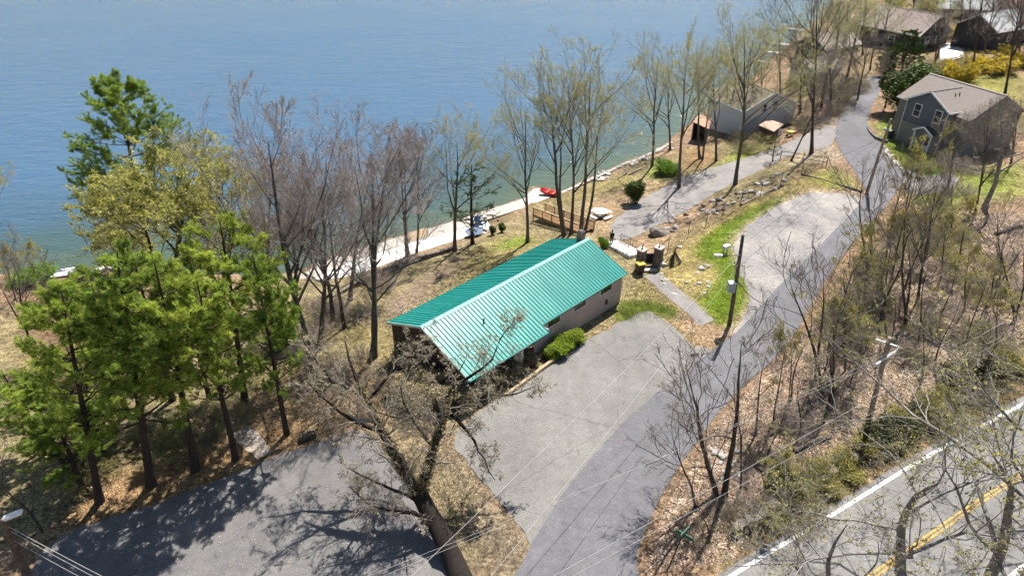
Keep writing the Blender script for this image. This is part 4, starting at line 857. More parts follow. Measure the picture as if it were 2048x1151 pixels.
# ------------------------------------------------------------------ stones
rg_ = random.Random(8)
LANDMARK = [('weathered crossarm pole', at(1735, 852)), ('green street sign', at(1333, 1141)), ('multi-stem shrub tree', at(1440, 992)), ('forked dark tree', at(1658, 822)), ('transformer pole', at(1459, 649)), ('bare pole at the lane bend', at(1733, 386)),
 ('grey house porch', at(1880, 310)), ('yellow bush in the thicket', at(1822, 455)), ('gnarled tree on the lawn', at(1968, 418)), ('fallen tree on the slope', at(2015, 462)), ('crooked dark tree', at(1814, 646)), ('bent sapling', at(1926, 624)), ('road bend shrubs', at(1945, 765)), ('right picture edge', at(2045, 600)),
 ('lower end of the rock wall', at(1480, 1050)), ('stone path', at(490, 870)), ('street light pole', at(80, 1060)), ('middle pine trunk', at(392, 940)), ('second pine trunk', at(303, 970)), ('tall mauve tree trunk', at(632, 748)), ('building left gable', at(800, 740)), ('patio wall', at(760, 545)), ('twin trunk tree at the patio', at(818, 512)),
 ('right stone pillar', at(1309, 534)), ('fence corner post', at(1335, 504)), ('driveway gate', at(1600, 325)), ('pale log at the fence', at(1520, 393)), ('leaning tree at the bank', at(1470, 369)), ('middle of the stony bank', at(1430, 415)), ('dark angular rock', at(1318, 470)), ('path end', at(1400, 640)), ('white house', at(1540, 240)), ('tan roofed shed', at(1545, 262)), ('lane far bend', at(1690, 215)), ('spruce', at(1797, 165)), ('far docks', at(1600, 120)), ('yellow green tree', at(1822, 60)), ('dark sided house', at(1960, 90)), ('lime green shore bush', at(1325, 345)), ('red boat', at(1098, 389)), ('juniper', at(1269, 408)), ('black lidded bin', at(1779, 275)), ('top right corner', at(2040, 20))]
ORD = 'the,second,third,fourth,fifth,sixth,seventh,eighth,ninth,tenth,eleventh,twelfth,thirteenth,fourteenth,fifteenth,sixteenth,seventeenth,eighteenth,nineteenth,twentieth,twenty-first,twenty-second,twenty-third,twenty-fourth,twenty-fifth,twenty-sixth,twenty-seventh,twenty-eighth,twenty-ninth,thirtieth,thirty-first,thirty-second,thirty-third,thirty-fourth,thirty-fifth,thirty-sixth,thirty-seventh,thirty-eighth,thirty-ninth,fortieth'.split(',')
def rank_labels(objs):
    "each repeat is told apart by the landmark it lies nearest to"
    by = {}
    for o in objs:
        d, i = min(((o.location - p).length, i) for i, (_, p) in enumerate(LANDMARK)); by.setdefault(i, []).append((d, o))
    for i, L_ in by.items():
        L_.sort(key=lambda t: t[0])
        for k, (_, o) in enumerate(L_):
            w_ = o['label'].split(); tail = ('nearest the ' if k == 0 else ORD[min(k, 39)] + ' nearest the ') + LANDMARK[i][0]; o['label'] = ' '.join(w_[:16 - len(tail.split())]).rstrip(',') + ', ' + tail
def rock_mesh(seed, m):
    b = bmesh.new(); bmesh.ops.create_icosphere(b, subdivisions=2, radius=.5); q = random.Random(seed)
    ax = [Vector((q.gauss(0, 1), q.gauss(0, 1), q.gauss(0, 1))).normalized() for _ in range(7)]; cut = [q.uniform(.26, .42) for _ in ax]
    for v in b.verts:
        for a_, c_ in zip(ax, cut):
            d_ = v.co.dot(a_)
            if d_ > c_: v.co -= a_ * (d_ - c_)
        v.co *= q.uniform(.96, 1.05); v.co.z *= .75
    me = bpy.data.meshes.new('rock'); b.to_mesh(me); b.free(); me.materials.append(m); return me
RK = [rock_mesh(i, STONE) for i in range(5)]; RKD = [rock_mesh(9 + i, STONE_D) for i in range(4)]; RKW = [rock_mesh(20 + i, mat('white_stone', (.50, .46, .41), .9, .15, 3)) for i in range(4)]
def rock(px, s, label, group, pool=RK, flat=1.):
    b = at(*px); o = link('rock', rg_.choice(pool)); o.location = b + Vector((0, 0, s * .1)); o.scale = (s * rg_.uniform(.8, 1.3), s * rg_.uniform(.8, 1.2), s * flat * rg_.uniform(.7, 1.)); o.rotation_euler = (0, 0, rg_.uniform(0, 6.28)); return tag(o, label, 'rock', group)
rock((1403, 537), .75, 'round white boulder in the grass, left one of a pair', 'boulders in the grass', RKW); rock((1415, 533), .7, 'round white boulder in the grass, right one of a pair', 'boulders in the grass', RKW)
rock((1359, 495), .55, 'single pale boulder in grass beside the chain link fence', 'boulders in the grass', RKW); rock((1322, 519), .8, 'dark boulder against the right stone pillar', 'pillar rocks', RKD); rock((1324, 532), .9, 'large grey boulder at the foot of the right pillar', 'pillar rocks'); rock((1318, 470), 2.2, 'big dark angular rock on the bank above the stairs', 'bank rocks', RKD, .8)
M_ = []
for k in range(60):
    t = rg_.random(); x = 1340 + 230 * t + rg_.uniform(-10, 10); y = 448 - 96 * t + rg_.uniform(-14, 14) + 6
    M_ += [rock((x, y), rg_.uniform(.3, .95), 'grey rubble stone on the driveway bank', 'rubble on the driveway bank', RK if rg_.random() < .55 else RKD)]
rank_labels(M_); M_ = []
for k in range(26): M_ += [rock((rg_.uniform(1320, 1420), rg_.uniform(515, 590)), rg_.uniform(.15, .4), 'small pale stone in the dirt beside the path', 'small stones by the path', RKW if k % 3 else RK)]
rank_labels(M_); M_ = []
for k in range(34):
    t = k / 33; x = 1766 + t * 75; y = 292 + t * 62 + 14 * math.sin(t * 3.1); M_ += [rock((x + rg_.uniform(-3, 3), y + rg_.uniform(-3, 3)), rg_.uniform(.45, .8), 'whitish edging stone of the lawn', 'lawn edging stones', RKW)]
rank_labels(M_); M_ = []
for k in range(26): t = rg_.random(); M_ += [rock((1190 + 160 * t + rg_.uniform(-8, 8), 358 - 70 * t + rg_.uniform(-3, 9)), rg_.uniform(.4, 1.1), 'grey shore stone above the seawall', 'shore stones', RK)]
rank_labels(M_); M_ = []
for k in range(14): M_ += [rock((rg_.uniform(1425, 1480), rg_.uniform(900, 960)), rg_.uniform(.25, .6), 'pale stone half buried in leaf litter', 'stones in the leaf litter', RK)]
rank_labels(M_)
stone_wall('curved_wall', 'dark curved dry stone wall edging the grey house lawn', [(1737,252),(1741,262),(1752,272),(1766,277),(1778,281)], .75, .6, STONE_D, .5, .4)
stone_wall('rock_wall', 'dark mossy rock wall beside the main road under shrubs', [(1470,1052),(1540,1012),(1580,985),(1660,940),(1740,893),(1800,858),(1850,830)], .95, .7, STONE_D, .7, .6)
cone = Vector(at(1346, 527)); tp = thing('branch_pile', 'dark upright heap of bare branches near the right pillar', 'branch pile', cone)
for k in range(16):
    a = rg_.uniform(0, 6.28); r0 = rg_.uniform(.5, .9); MB().tube([(math.cos(a) * r0, math.sin(a) * r0, 0), (math.cos(a) * r0 * .4, math.sin(a) * r0 * .4, .8), (-math.cos(a) * .15, -math.sin(a) * .15, rg_.uniform(1.2, 1.8))], [.05, .04, .02], 5).build('branch', BARK, tp)

# ------------------------------------------------------------------ poles and wires
def pole(label, base, top, r=.15, m=POLE):
    b = at(*base); p = at_y(*top, b.y); t = Vector(p) - b; o = thing('utility_pole', label, 'utility pole', b)
    MB().tube([Vector((0, 0, -.4)), t * .5, t], [r * 1.15, r, r * .8], 10).build('shaft', m, o); return o, b, t
pl1, b1, t1 = pole('dark utility pole with grey transformer box beside the green grass', (1459, 649), (1486, 470))
def on(b, t, py):                                                  # point on a pole at a given height bearing
    lo, hi = 0., 1.
    for _ in range(30):
        m_ = (lo + hi) / 2; p = b + t * m_; Z = p.z - CAM_H; dep = p.y * _cd - Z * _sd; y = 575.5 - FOC * (p.y * _sd + Z * _cd) / dep
        if y > py: lo = m_
        else: hi = m_
    return t * lo
q = on(b1, t1, 572); bx = MB().box((q.x - .33, q.y - .12, q.z), (.52, .5, .8)).build('transformer', GREYM, pl1); MB().box((q.x - .33, q.y - .12, q.z + .42), (.56, .54, .05)).build('lid', WHT, bx); MB().box((q.x - .1, q.y, q.z), (.3, .12, .12)).build('bracket', METAL_D, pl1)
q = on(b1, t1, 510); ar = MB().tube([q, q + Vector((-.8, -.1, .05)), q + Vector((-1.5, -.2, .1))], .03, 6).build('lamp_arm', METAL_D, pl1); MB().box(q + Vector((-1.75, -.23, .12)), (.62, .28, .14), .15, 0, .1).build('lamp_head', WHT, ar)
for yy in (508, 530): MB().tube([on(b1, t1, yy) + Vector((-.12, -.12, 0)), on(b1, t1, yy) + Vector((-.3, -.28, .04))], .05, 6).build('insulator', WHT, pl1)
pl2, b2, t2 = pole('tall bare utility pole at the bend of the lane', (1733, 386), (1782, 238), .16, POLE_L)
q = on(b2, t2, 258); MB().box(q + Vector((-.25, -.1, 0)), (.45, .16, .22)).build('bracket', GREYM, pl2); q = on(b2, t2, 372); MB().box(q + Vector((-.16, -.12, 0)), (.12, .12, .3)).build('meter', METAL_D, pl2)
pl3, b3, t3 = pole('weathered wooden pole with crossarms on the leafy bank', (1735, 852), (1779, 674), .15, POLE_L)
q = on(b3, t3, 712); xa = Vector((1.45, .9, .25)) * .62; MB().beam(q - xa + Vector((0, -.16, 0)), q + xa + Vector((0, -.16, 0)), .11, .1).build('crossarm', WHT, pl3)
ARM = [b3 + q - xa * .95 + Vector((0, -.16, .12)), b3 + q + xa * .95 + Vector((0, -.16, .12))]
for a in ARM: MB().lathe(a - b3 - Vector((0, 0, .1)), [(.04, 0), (.07, .06), (.03, .14)], 8).build('insulator', WHT, pl3)
q2 = on(b3, t3, 688); xb = Vector((.65, -.5, .0)); MB().beam(q2 - xb * .8 + Vector((.02, .1, 0)), q2 + xb * .8 + Vector((.02, .1, 0)), .1, .09).build('crossarm', WHT, pl3)
pl4, b4, t4 = pole('pole with white street light at the lower left corner', (62, 1170), (8, 1036), .2, POLE)
q = t4 * .97; ar = MB().tube([q, q + Vector((.35, .1, .18))], .04, 6).build('lamp_arm', GREYM, pl4); MB().box(q + Vector((.4, .12, .25)), (.85, .3, .14), .3, 0, -.25).build('lamp_head', WHT, ar)
def wire(label, a, b, sag=.5, r=.014, m=None, n=24, group=None):
    a, b = Vector(a), Vector(b); pts = [a.lerp(b, k / n) - a - Vector((0, 0, 4 * sag * (k / n) * (1 - k / n))) for k in range(n + 1)]
    o = MB().tube(pts, r, 4).build('power_line', m or mat('pale_cable', (.40, .385, .36), .6, .1, 3)); o.location = a; return tag(o, label, 'cable', group)
CAB_D = mat('dark_cable', (.03, .03, .03), .6, .1, 3)
P1a, P1b = b1 + on(b1, t1, 508), b1 + on(b1, t1, 532)
wire('pale cable from the transformer pole to the lower left, upper one', P1a, at_z(560, 1400, 7.), .35, .013); wire('pale cable from the transformer pole to the lower left, lower one', P1b, at_z(860, 1300, 5.5), .3, .011)
P2a, P2b = b2 + on(b2, t2, 258), b2 + on(b2, t2, 272)
wire('thin dark cable between the two lane poles, upper one', b1 + on(b1, t1, 490), P2a, .4, .012, CAB_D); wire('thin dark cable between the two lane poles, lower one', P1b, P2b, .5, .012, CAB_D)
wire('thin cable running up the lane from the bare pole', P2a, at_z(1690, -60, 9), .5, .012, CAB_D); wire('guy cable from the bare pole down to the drive', P2b, at(1640, 330) + Vector((0, 0, .1)), .1, .012, CAB_D)
wire('faint cable from the crossarm end nearest the lane', ARM[0], at_z(620, 1196, 7.5), .35, .009); wire('faint cable from the crossarm end nearest the main road', ARM[1], at_z(640, 1203, 7.5), .35, .009)
wire('bright twin cable above the leafy bank, upper one', at_z(960, 1232, 7), at_z(2150, 560, 7.5), .25, .012); wire('bright twin cable above the leafy bank, lower one', at_z(985, 1236, 6.8), at_z(2160, 590, 7.2), .3, .010)
wire('white cable from the street light pole, upper one', b4 + t4 * .9, at_z(330, 1215, 6.5), .1, .014); wire('white cable from the street light pole, middle one', b4 + t4 * .84, at_z(320, 1222, 6.2), .1, .012); wire('white cable from the street light pole, lowest one', b4 + t4 * .7, at_z(300, 1226, 5.5), .1, .012)
# street name sign
b = at(1333, 1141); p = at_y(1364, 1072, b.y); hgt = p[2] - b.z; sg = thing('street_sign', 'small green street name sign on thin post by the lane', 'sign', b)
SGN = mat('sign_green', (.015, .12, .07), .5, .1, 3); MB().tube([(0, 0, -.2), (p[0] - b.x, 0, hgt)], .035, 6).build('post', METAL_D, sg)
MB().box((p[0] - b.x + .1, 0, hgt + .12), (.95, .03, .24), R(-38)).build('sign_blade', SGN, sg); MB().box((p[0] - b.x + .1, 0, hgt + .37), (.8, .03, .22), R(45)).build('sign_blade', SGN, sg)
# white sign board lying by the turnout
b = at(1450, 507); ws = thing('mail_post', 'white box on short legs at the edge of the turnout', 'box', b, .6); MB().box((0, 0, .75), (.7, .4, .35)).build('box', WHT, ws)
for x in (-.25, .25): MB().box((x, 0, .3), (.07, .07, .62)).build('leg', POLE_L, ws)

# ------------------------------------------------------------------ houses
SIDING = mat('grey_siding', (.135, .145, .155), .8, .06, 1.2); SIDING_T = mat('taupe_siding', (.21, .195, .17), .8, .07, 1.2); WSIDE = mat('white_siding', (.60, .59, .54), .8, .08, 1.); ROOF_O = mat('orange_brown_roof', (.36, .18, .10), .9, .3, 3, c2=(.40, .25, .17)); ROOF_T = mat('tan_roof', (.40, .28, .21), .9, .15, 3); ROOF_L = mat('olive_roof', (.17, .145, .09), .92, .25, 3, .3, 20); ROOF_P = mat('pinkish_grey_roof', (.30, .245, .215), .92, .12, 4, .3, 20); DARKW = mat('dark_siding', (.055, .05, .05), .85, .2, 2); WH_ROOF = mat('pale_grey_roof', (.42, .43, .43), .9, .08, 2)
def gable(o, L, W, E, RH_, wallm, roofm, over=.35, z0=-1.5, trim=WHT, floor2=None):
    "gabled block centred on local origin, ridge along x"
    a, b = L / 2, W / 2; m = MB()
    for y in (-b + .1, b - .1): m.box((0, y, (E + z0) / 2), (L, .2, E - z0))
    for x in (-a + .1, a - .1): m.slab([C(x - .098, -b + .201, z0), C(x - .098, b - .201, z0), C(x - .098, b - .201, E), C(x - .098, 0, RH_ - .12), C(x - .098, -b + .201, E)], (.196, 0, 0))
    m.build('wall', wallm, o); k = (RH_ - E) / b
    for s in (-1, 1):
        ye = b + over; q = MB().slab([C(-a - over, 0, RH_ + .1), C(a + over, 0, RH_ + .1), C(a + over, s * ye, RH_ + .1 - k * ye), C(-a - over, s * ye, RH_ + .1 - k * ye)], (0, 0, -.16)).build('roof_slope', roofm, o)
        MB().box((0, s * (ye + .035), RH_ + .03 - k * ye), (L + 2 * over, .06, .18)).build('fascia', trim, q)
        for x in (-a - over - .032, a + over + .032): MB().beam((x, 0, RH_ + .04), (x, s * ye, RH_ + .04 - k * ye), .06, .2).build('rake', trim, q)
    MB().slab([C(-a - over, -.14, RH_ + .10), C(-a - over, 0, RH_ + .17), C(-a - over, .14, RH_ + .10)], (L + 2 * over, 0, 0)).build('ridge_cap', roofm, o)
def win(o, c, w, h, ax, m=WHT):
    "window in a wall facing local axis ax (unit vector)"
    rz = math.atan2(ax[1], ax[0]) + math.pi / 2; A_ = Vector((*ax, 0)); f = MB().box(Vector(c) + A_ * .03, (w + .22, .06, h + .22), rz).build('window', m, o)
    MB().box(Vector(c) + A_ * .068, (w, .03, h), rz).build('pane', GLASS, f); MB().box(Vector(c) + A_ * .09, (w, .03, .05), rz).build('sash', m, f)
# grey house: gable wing facing the lane + long main roof
e0, e1 = Vector(at_z(1813, 196, 5.9)), Vector(at_z(1904, 226, 5.9)); gd = e1 - e0; gl = Vector((gd.x, gd.y)).length; ga_ = math.atan2(gd.y, gd.x); gc = (e0 + e1) / 2
depth = 6.; gn = Vector((-math.sin(ga_), math.cos(ga_), 0)); org = Vector((gc.x, gc.y, .4)) + gn * depth / 2
gh = thing('grey_house', 'two storey grey sided house with brown shingle roof by the lane', 'house', org, ga_ + math.pi / 2)
gable(gh, depth, gl - .6, 5.5, 5.5 + gl * .25, SIDING, SHINGLE, .3)
fx = -depth / 2
MB().box((fx - .05, 0, 1.15), (.09, gl - .56, 3.1)).build('lower_siding', SIDING_T, gh); MB().box((fx - .07, 0, 2.75), (.13, gl - .5, .14)).build('belt_trim', SIDING_T, gh); MB().box((fx - .06, 0, -.6), (.08, gl - .4, .5)).build('foundation', CONC, gh)
win(gh, (fx, gl * .19, 4.5), .85, 1.45, (-1, 0)); win(gh, (fx, -gl * .26, 4.5), .85, 1.45, (-1, 0))
for s in (-1, 1): MB().tube([(fx - .1, s * (gl / 2 - .35), -.4), (fx - .1, s * (gl / 2 - .35), 5.3)], .05, 6).build('downspout', WHT, gh)
pr = MB(); px_, py_ = fx - 1.3, -gl * .22
for s in (-1, 1): pr.slab([C(px_ - .2, py_, 3.35), C(fx - .16, py_, 3.35), C(fx - .16, py_ + s * 1.45, 2.6), C(px_ - .2, py_ + s * 1.45, 2.6)], (0, 0, -.1))
po = pr.build('porch_roof', mat('dark_shingle', (.035, .036, .042), .9, .2, 5), gh); MB().slab([C(px_ - .12, py_ - 1.2, 2.62), C(px_ - .12, py_ + 1.2, 2.62), C(px_ - .12, py_, 3.22)], (.05, 0, 0)).build('pediment', SIDING, po)
for s in (-1, 1):
    MB().beam((px_ - .22, py_, 3.32), (px_ - .22, py_ + s * 1.47, 2.55), .08, .2).build('rake', WHT, po); MB().box((px_, py_ + s * 1.2, 1.1), (.14, .14, 3.0)).build('porch_post', WHT, gh)
dr = MB().box((fx - .13, py_, 1.05), (.06, 1.0, 2.1)).build('door', WHT, gh); MB().box((fx - .17, py_, 1.3), (.03, .6, 1.2)).build('pane', GLASS, dr)
MB().box((fx - .75, py_, -.15), (1.4, 2.6, .3)).build('porch_floor', CONC, gh)
mr0, mr1 = Vector(at_z(1861, 147, 8.0)), Vector(at_z(2014, 191, 8.0)); md = mr1 - mr0; ml = md.length; mc = (mr0 + mr1) / 2
mh = MB(); ma = math.atan2(md.y, md.x) - (ga_ + math.pi / 2); Mi = Matrix.Rotation(-(ga_ + math.pi / 2), 4, 'Z') @ Matrix.Translation(-org); lc_ = Mi @ Vector((mc.x, mc.y, .4))
mb_ = link('main_wing', None, gh); mb_.location = (lc_.x, lc_.y, 0); mb_.rotation_euler = (0, 0, ma)
def wing(o, L, W, E, RH_, wallm, roofm, over=.35, z0=-1.5):
    a, b = L / 2, W / 2; m = MB(); k = (RH_ - E) / b
    for y in (-b + .1, b - .1): m.box((0, y, (E + z0) / 2), (L, .2, E - z0))
    for x in (-a + .1, a - .1): m.slab([C(x - .098, -b + .201, z0), C(x - .098, b - .201, z0), C(x - .098, b - .201, E), C(x - .098, 0, RH_ - .12), C(x - .098, -b + .201, E)], (.196, 0, 0))
    m.build('wall', wallm, o)
    for s in (-1, 1): MB().slab([C(-a - over, 0, RH_ + .1), C(a + over, 0, RH_ + .1), C(a + over, s * (b + over), RH_ + .1 - k * (b + over)), C(-a - over, s * (b + over), RH_ + .1 - k * (b + over))], (0, 0, -.16)).build('roof_slope', roofm, o)
    MB().slab([C(-a - over, -.16, RH_ + .10), C(-a - over, 0, RH_ + .18), C(-a - over, .16, RH_ + .10)], (L + 2 * over, 0, 0)).build('ridge_cap', mat('ridge_tan', (.34, .30, .24), .9, .1, 3), o)
wing(mb_, ml - .6, 9.2, 5.1, 7.5, SIDING_T, SHINGLE)
for dx_ in (.6, 1.3): MB().tube([(fx + 2.2 + dx_, -gl * .16, 5.9), (fx + 2.2 + dx_, -gl * .16, 7.0)], .07, 8).build('vent_pipe', METAL_D, gh)
def chair_w(label, px, rz):
    b = at(*px); o = thing('garden_chair', label, 'chair', b, rz)
    MB().box((0, 0, .4), (.6, .65, .05), 0, R(8)).build('seat', WHT, o)
    for k in range(4): MB().box((-.21 + .14 * k, .38, .78), (.12, .03, .8), 0, R(-20)).build('back_slat', WHT, o)
    for s in (-1, 1):
        MB().box((s * .34, 0, .6), (.12, .7, .03)).build('armrest', WHT, o); MB().box((s * .32, -.3, .3), (.06, .06, .6)).build('leg', WHT, o); MB().box((s * .3, .3, .25), (.06, .06, .5)).build('leg', WHT, o)
chair_w('white lounge chair on the lawn at the grey house corner', (1793, 250), R(60))
b = at(1779, 275); tb = thing('trash_bin', 'black lidded bin on the lawn behind the curved wall', 'bin', b, .4); MB().lathe((0, 0, 0), [(.34, 0), (.42, .9)], 12).build('body', METAL_D, tb); MB().lathe((0, 0, .9), [(.45, 0), (.44, .05), (.2, .16), (.03, .2)], 12).build('lid', METAL_D, tb)

# white lake house
zE = .9; a0, a1 = Vector(at_z(1432, 196, zE)), Vector(at_z(1503, 227, zE)); rdg = Vector(at_z(1545, 191, zE + 2.6)); rt = Vector(at_z(1579, 202, zE)); ax_ = (a1 - a0).normalized(); an = math.atan2(ax_.y, ax_.x); cw = (rt - a1).length; ctr = (a1 + rt) / 2 - ax_ * ((a1 - a0).length / 2)
lh = thing('lake_house', 'white gabled house by the lake behind tall trunks', 'house', (ctr.x, ctr.y, -2.6), an); gable(lh, (a1 - a0).length, cw, zE + 2.6, zE + 2.6 + cw * .22, WSIDE, ROOF_L, .3)
win(lh, ((a1 - a0).length / 2, cw * .08, 3.6), .7, 1.3, (1, 0), WSIDE); win(lh, ((a1 - a0).length / 2, -cw * .12, 3.5), .5, .9, (1, 0), WSIDE)
def shed(name, label, roof, zr, m, zf, wallm, open_=False):
    P_ = [Vector(at_z(x, y, zr)) for x, y in roof]; c_ = sum(P_, Vector()) / 4; o = thing(name, label, 'shed', (c_.x, c_.y, zf)); Q = [p - o.location for p in P_]
    MB().slab(Q, (0, 0, -.12)).build('roof', m, o); I = [Vector((q.x * .86, q.y * .86, 0)) for q in Q]; H_ = zr - zf - .14
    for k in range(4):
        a, b = I[k], I[(k + 1) % 4]
        if open_ and k == 3: continue
        MB().beam(Vector((a.x, a.y, H_ / 2 - .2)), Vector((b.x, b.y, H_ / 2 - .2)), .1, H_ + .4).build('wall', wallm, o)
    for q in I: MB().box((q.x * .98, q.y * .98, H_ / 2 - .2), (.14, .14, H_ + .39)).build('post', POLE, o)
    return o
shed('boat_shed', 'open shore shed with rusty orange roof beside the lake', [(1385,243),(1396,228),(1424,238),(1418,258)], -1.2, ROOF_O, -4.2, mat('pale_board', (.30, .29, .27), .9, .2, 3), True)
shed('garden_shed', 'low shed with flat tan roof beside the white house', [(1517,250),(1537,238),(1568,248),(1548,263)], -.4, ROOF_T, -2.6, BROWNW)
b = at(1553, 272); bk = thing('water_tank', 'small white cylinder tank by the tan roofed shed', 'tank', b); MB().lathe((0, 0, 0), [(.45, 0), (.45, 1.0), (.3, 1.25)], 14).build('body', WHT, bk); MB().lathe((0, 0, 1.25), [(.3, 0), (.3, .12), (.1, .16)], 12).build('cap', WHT, bk)
b = at(1580, 272); ct = thing('wheelbarrow', 'yellow wheelbarrow beside the drive', 'wheelbarrow', b, .5)
tr_ = MB().add([(-.3, -.25, .35), (.35, -.25, .35), (.35, .25, .35), (-.3, .25, .35), (-.55, -.4, .75), (.5, -.4, .7), (.5, .4, .7), (-.55, .4, .75)], [(3, 2, 1, 0), (0, 1, 5, 4), (1, 2, 6, 5), (2, 3, 7, 6), (3, 0, 4, 7), (4, 5, 6, 7)]); tr_.build('tray', mat('yellow_paint', (.60, .48, .08), .5, .1, 3), ct); MB().tube([(-.7, -.04, .22), (-.7, .04, .22)], .22, 12).build('wheel', METAL_D, ct)
for s in (-1, 1): MB().tube([(-.7, s * .08, .22), (0, s * .22, .33), (1.0, s * .3, .6)], .025, 6).build('handle', POLE, ct)
# far houses
def far_house(label, c, z, rz, L, W, E, RH_, wallm, roofm, wins=(), name='far_house'):
    p = at_z(*c, z); o = thing(name, label, 'house', p, rz); gable(o, L, W, E, RH_, wallm, roofm, .4)
    for q in wins: win(o, *q)
    return o
far_house('far house with pinkish grey roof beyond the spruce', (1800, 88), 0., R(-62), 13, 9.5, 3.4, 6.6, DARKW, ROOF_P, [((6.5, 1.5, 2), 1., 1.2, (1, 0)), ((6.5, -1.8, 2), 1., 1.2, (1, 0)), ((1, -4.75, 1.8), 1.2, 1.1, (0, -1)), ((-3, -4.75, 1.8), 1.2, 1.1, (0, -1))])
far_house('dark sided house with pale eave at the upper right', (1985, 92), .9, R(28), 15, 8, 4.2, 6.5, DARKW, WH_ROOF, [((2, -4, 2.6), 1.1, 1.2, (0, -1)), ((-3, -4, 2.6), 1.1, 1.2, (0, -1))])
far_house('farthest grey roofed house near the top edge', (1900, 36), .6, R(-10), 15, 8, 2.8, 5, WSIDE, WH_ROOF, [((0, -4, 1.6), 1.1, 1.2, (0, -1))])
far_house('lake cottage with pale roof among far shore trees', (1650, 115), -2.2, R(30), 10, 7, 3., 5, DARKW, ROOF_P, [((0, -3.5, 1.6), 1.1, 1.2, (0, -1))])
far_house('low cottage with grey roof near the far docks', (1625, 160), -2.6, R(35), 8, 5, 2.6, 4, WSIDE, ROOF_P, [((0, -2.5, 1.4), .9, 1., (0, -1))])
stone_wall('garden_wall', 'pale garden wall beside the far driveway', [(1885,122),(1905,119),(1930,112)], 1.2, .7, CONC, 1.2, .4)
for k, (x, y) in enumerate(((1565, 128), (1580, 108), (1600, 92), (1625, 62))):
    p = at_z(x, y, -4.5); o = thing('boat_dock', 'pale wooden dock on the far shore, number %s from the white house' % ['first', 'second', 'third', 'fourth'][k], 'dock', p, R(150)); o['label'] = ['pale wooden dock nearest behind the white house', 'pale wooden dock second behind the white house', 'pale wooden dock third along the far shore', 'pale wooden dock farthest along the shore'][k]
    for j in range(14): MB().box((j * .45, 0, 0), (.41, 1.7, .08)).build('plank', CONC, o)
    for j in (0.5, 3, 5.6): MB().tube([(j, -.8, -2.5), (j, -.8, .5)], .1, 6).build('pile', POLE, o)
b = at_z(120, 548, -4.4); wb = thing('small_dock', 'small white dock platform at the left shore', 'dock', b, .3)
for j in range(6): MB().box((j * .42 - 1, 0, .15), (.38, 1.6, .1)).build('plank', CONC_W, wb)
MB().box((0, 0, -.4), (2.2, 1.3, .95)).build('crib', STONE_D, wb)

# ------------------------------------------------------------------ trees
PG = 'white pines by the shaded lot'
for (b, t, k, w, lab) in [
 ((200,1003),(112,575),'pineA',1.,'leftmost tall pine trunk of the row at the shaded lot'),
 ((303,970),(222,500),'pineC',1.05,'dark pine with leaning trunk, second along the shaded lot'),
 ((392,940),(318,520),'pineB',1.05,'bushy pine in the middle of the row at the shaded lot'),
 ((472,918),(395,560),'pineA',1.,'slender pine with bare lower trunk beside the stone path'),
 ((490,806),(448,436),'pineB',1.15,'tall pine behind the stone path, highest crown of the cluster'),
 ((574,868),(508,510),'pineC',.85,'thin dark pine right of the stone path'),
 ((85,900),(10,745),'pineC',1.6,'low spreading pine at the left picture edge'),
 ((255,830),(180,560),'pineB',1.2,'dense young pine behind the front pine row, left'),
 ((345,800),(265,505),'pineA',1.15,'dense young pine behind the front pine row, centre'),
 ((420,800),(355,560),'pineC',1.2,'dense young pine behind the front pine row, right'),
 ((170,985),(92,800),'pineC',1.7,'low dark pine close behind the leftmost trunk'),
 ((140,955),(55,765),'pineA',1.6,'dark short pine leaning over the leaf strip, far left'),
 ((205,905),(130,690),'pineB',1.5,'short bright pine between the two leftmost trunks')]:
    plant(k, 'pine_tree', lab, b, t, 'tree', PG, w)
plant('lakepine', 'pine_tree', 'large broad white pine standing alone against the lake', (300,530), (232,168), 'tree', None, 1.0)
plant('hemlock', 'hemlock_tree', 'small sparse evergreen beside the patio fire pit', (945,488), (938,330), 'tree', None, 1.5)
plant('spruce', 'spruce_tree', 'dark pointed spruce beside the far lane', (1797,165), (1822,62), 'tree', None, 1.0)
plant('spruce', 'spruce_tree', 'short dark conifer behind the lane bend', (1770,150), (1780,100), 'tree', None, 1.2)
plant('hemlock', 'young_conifer', 'small bright green conifer beside the driveway gate', (1545,322), (1552,272), 'tree', None, 1.5)
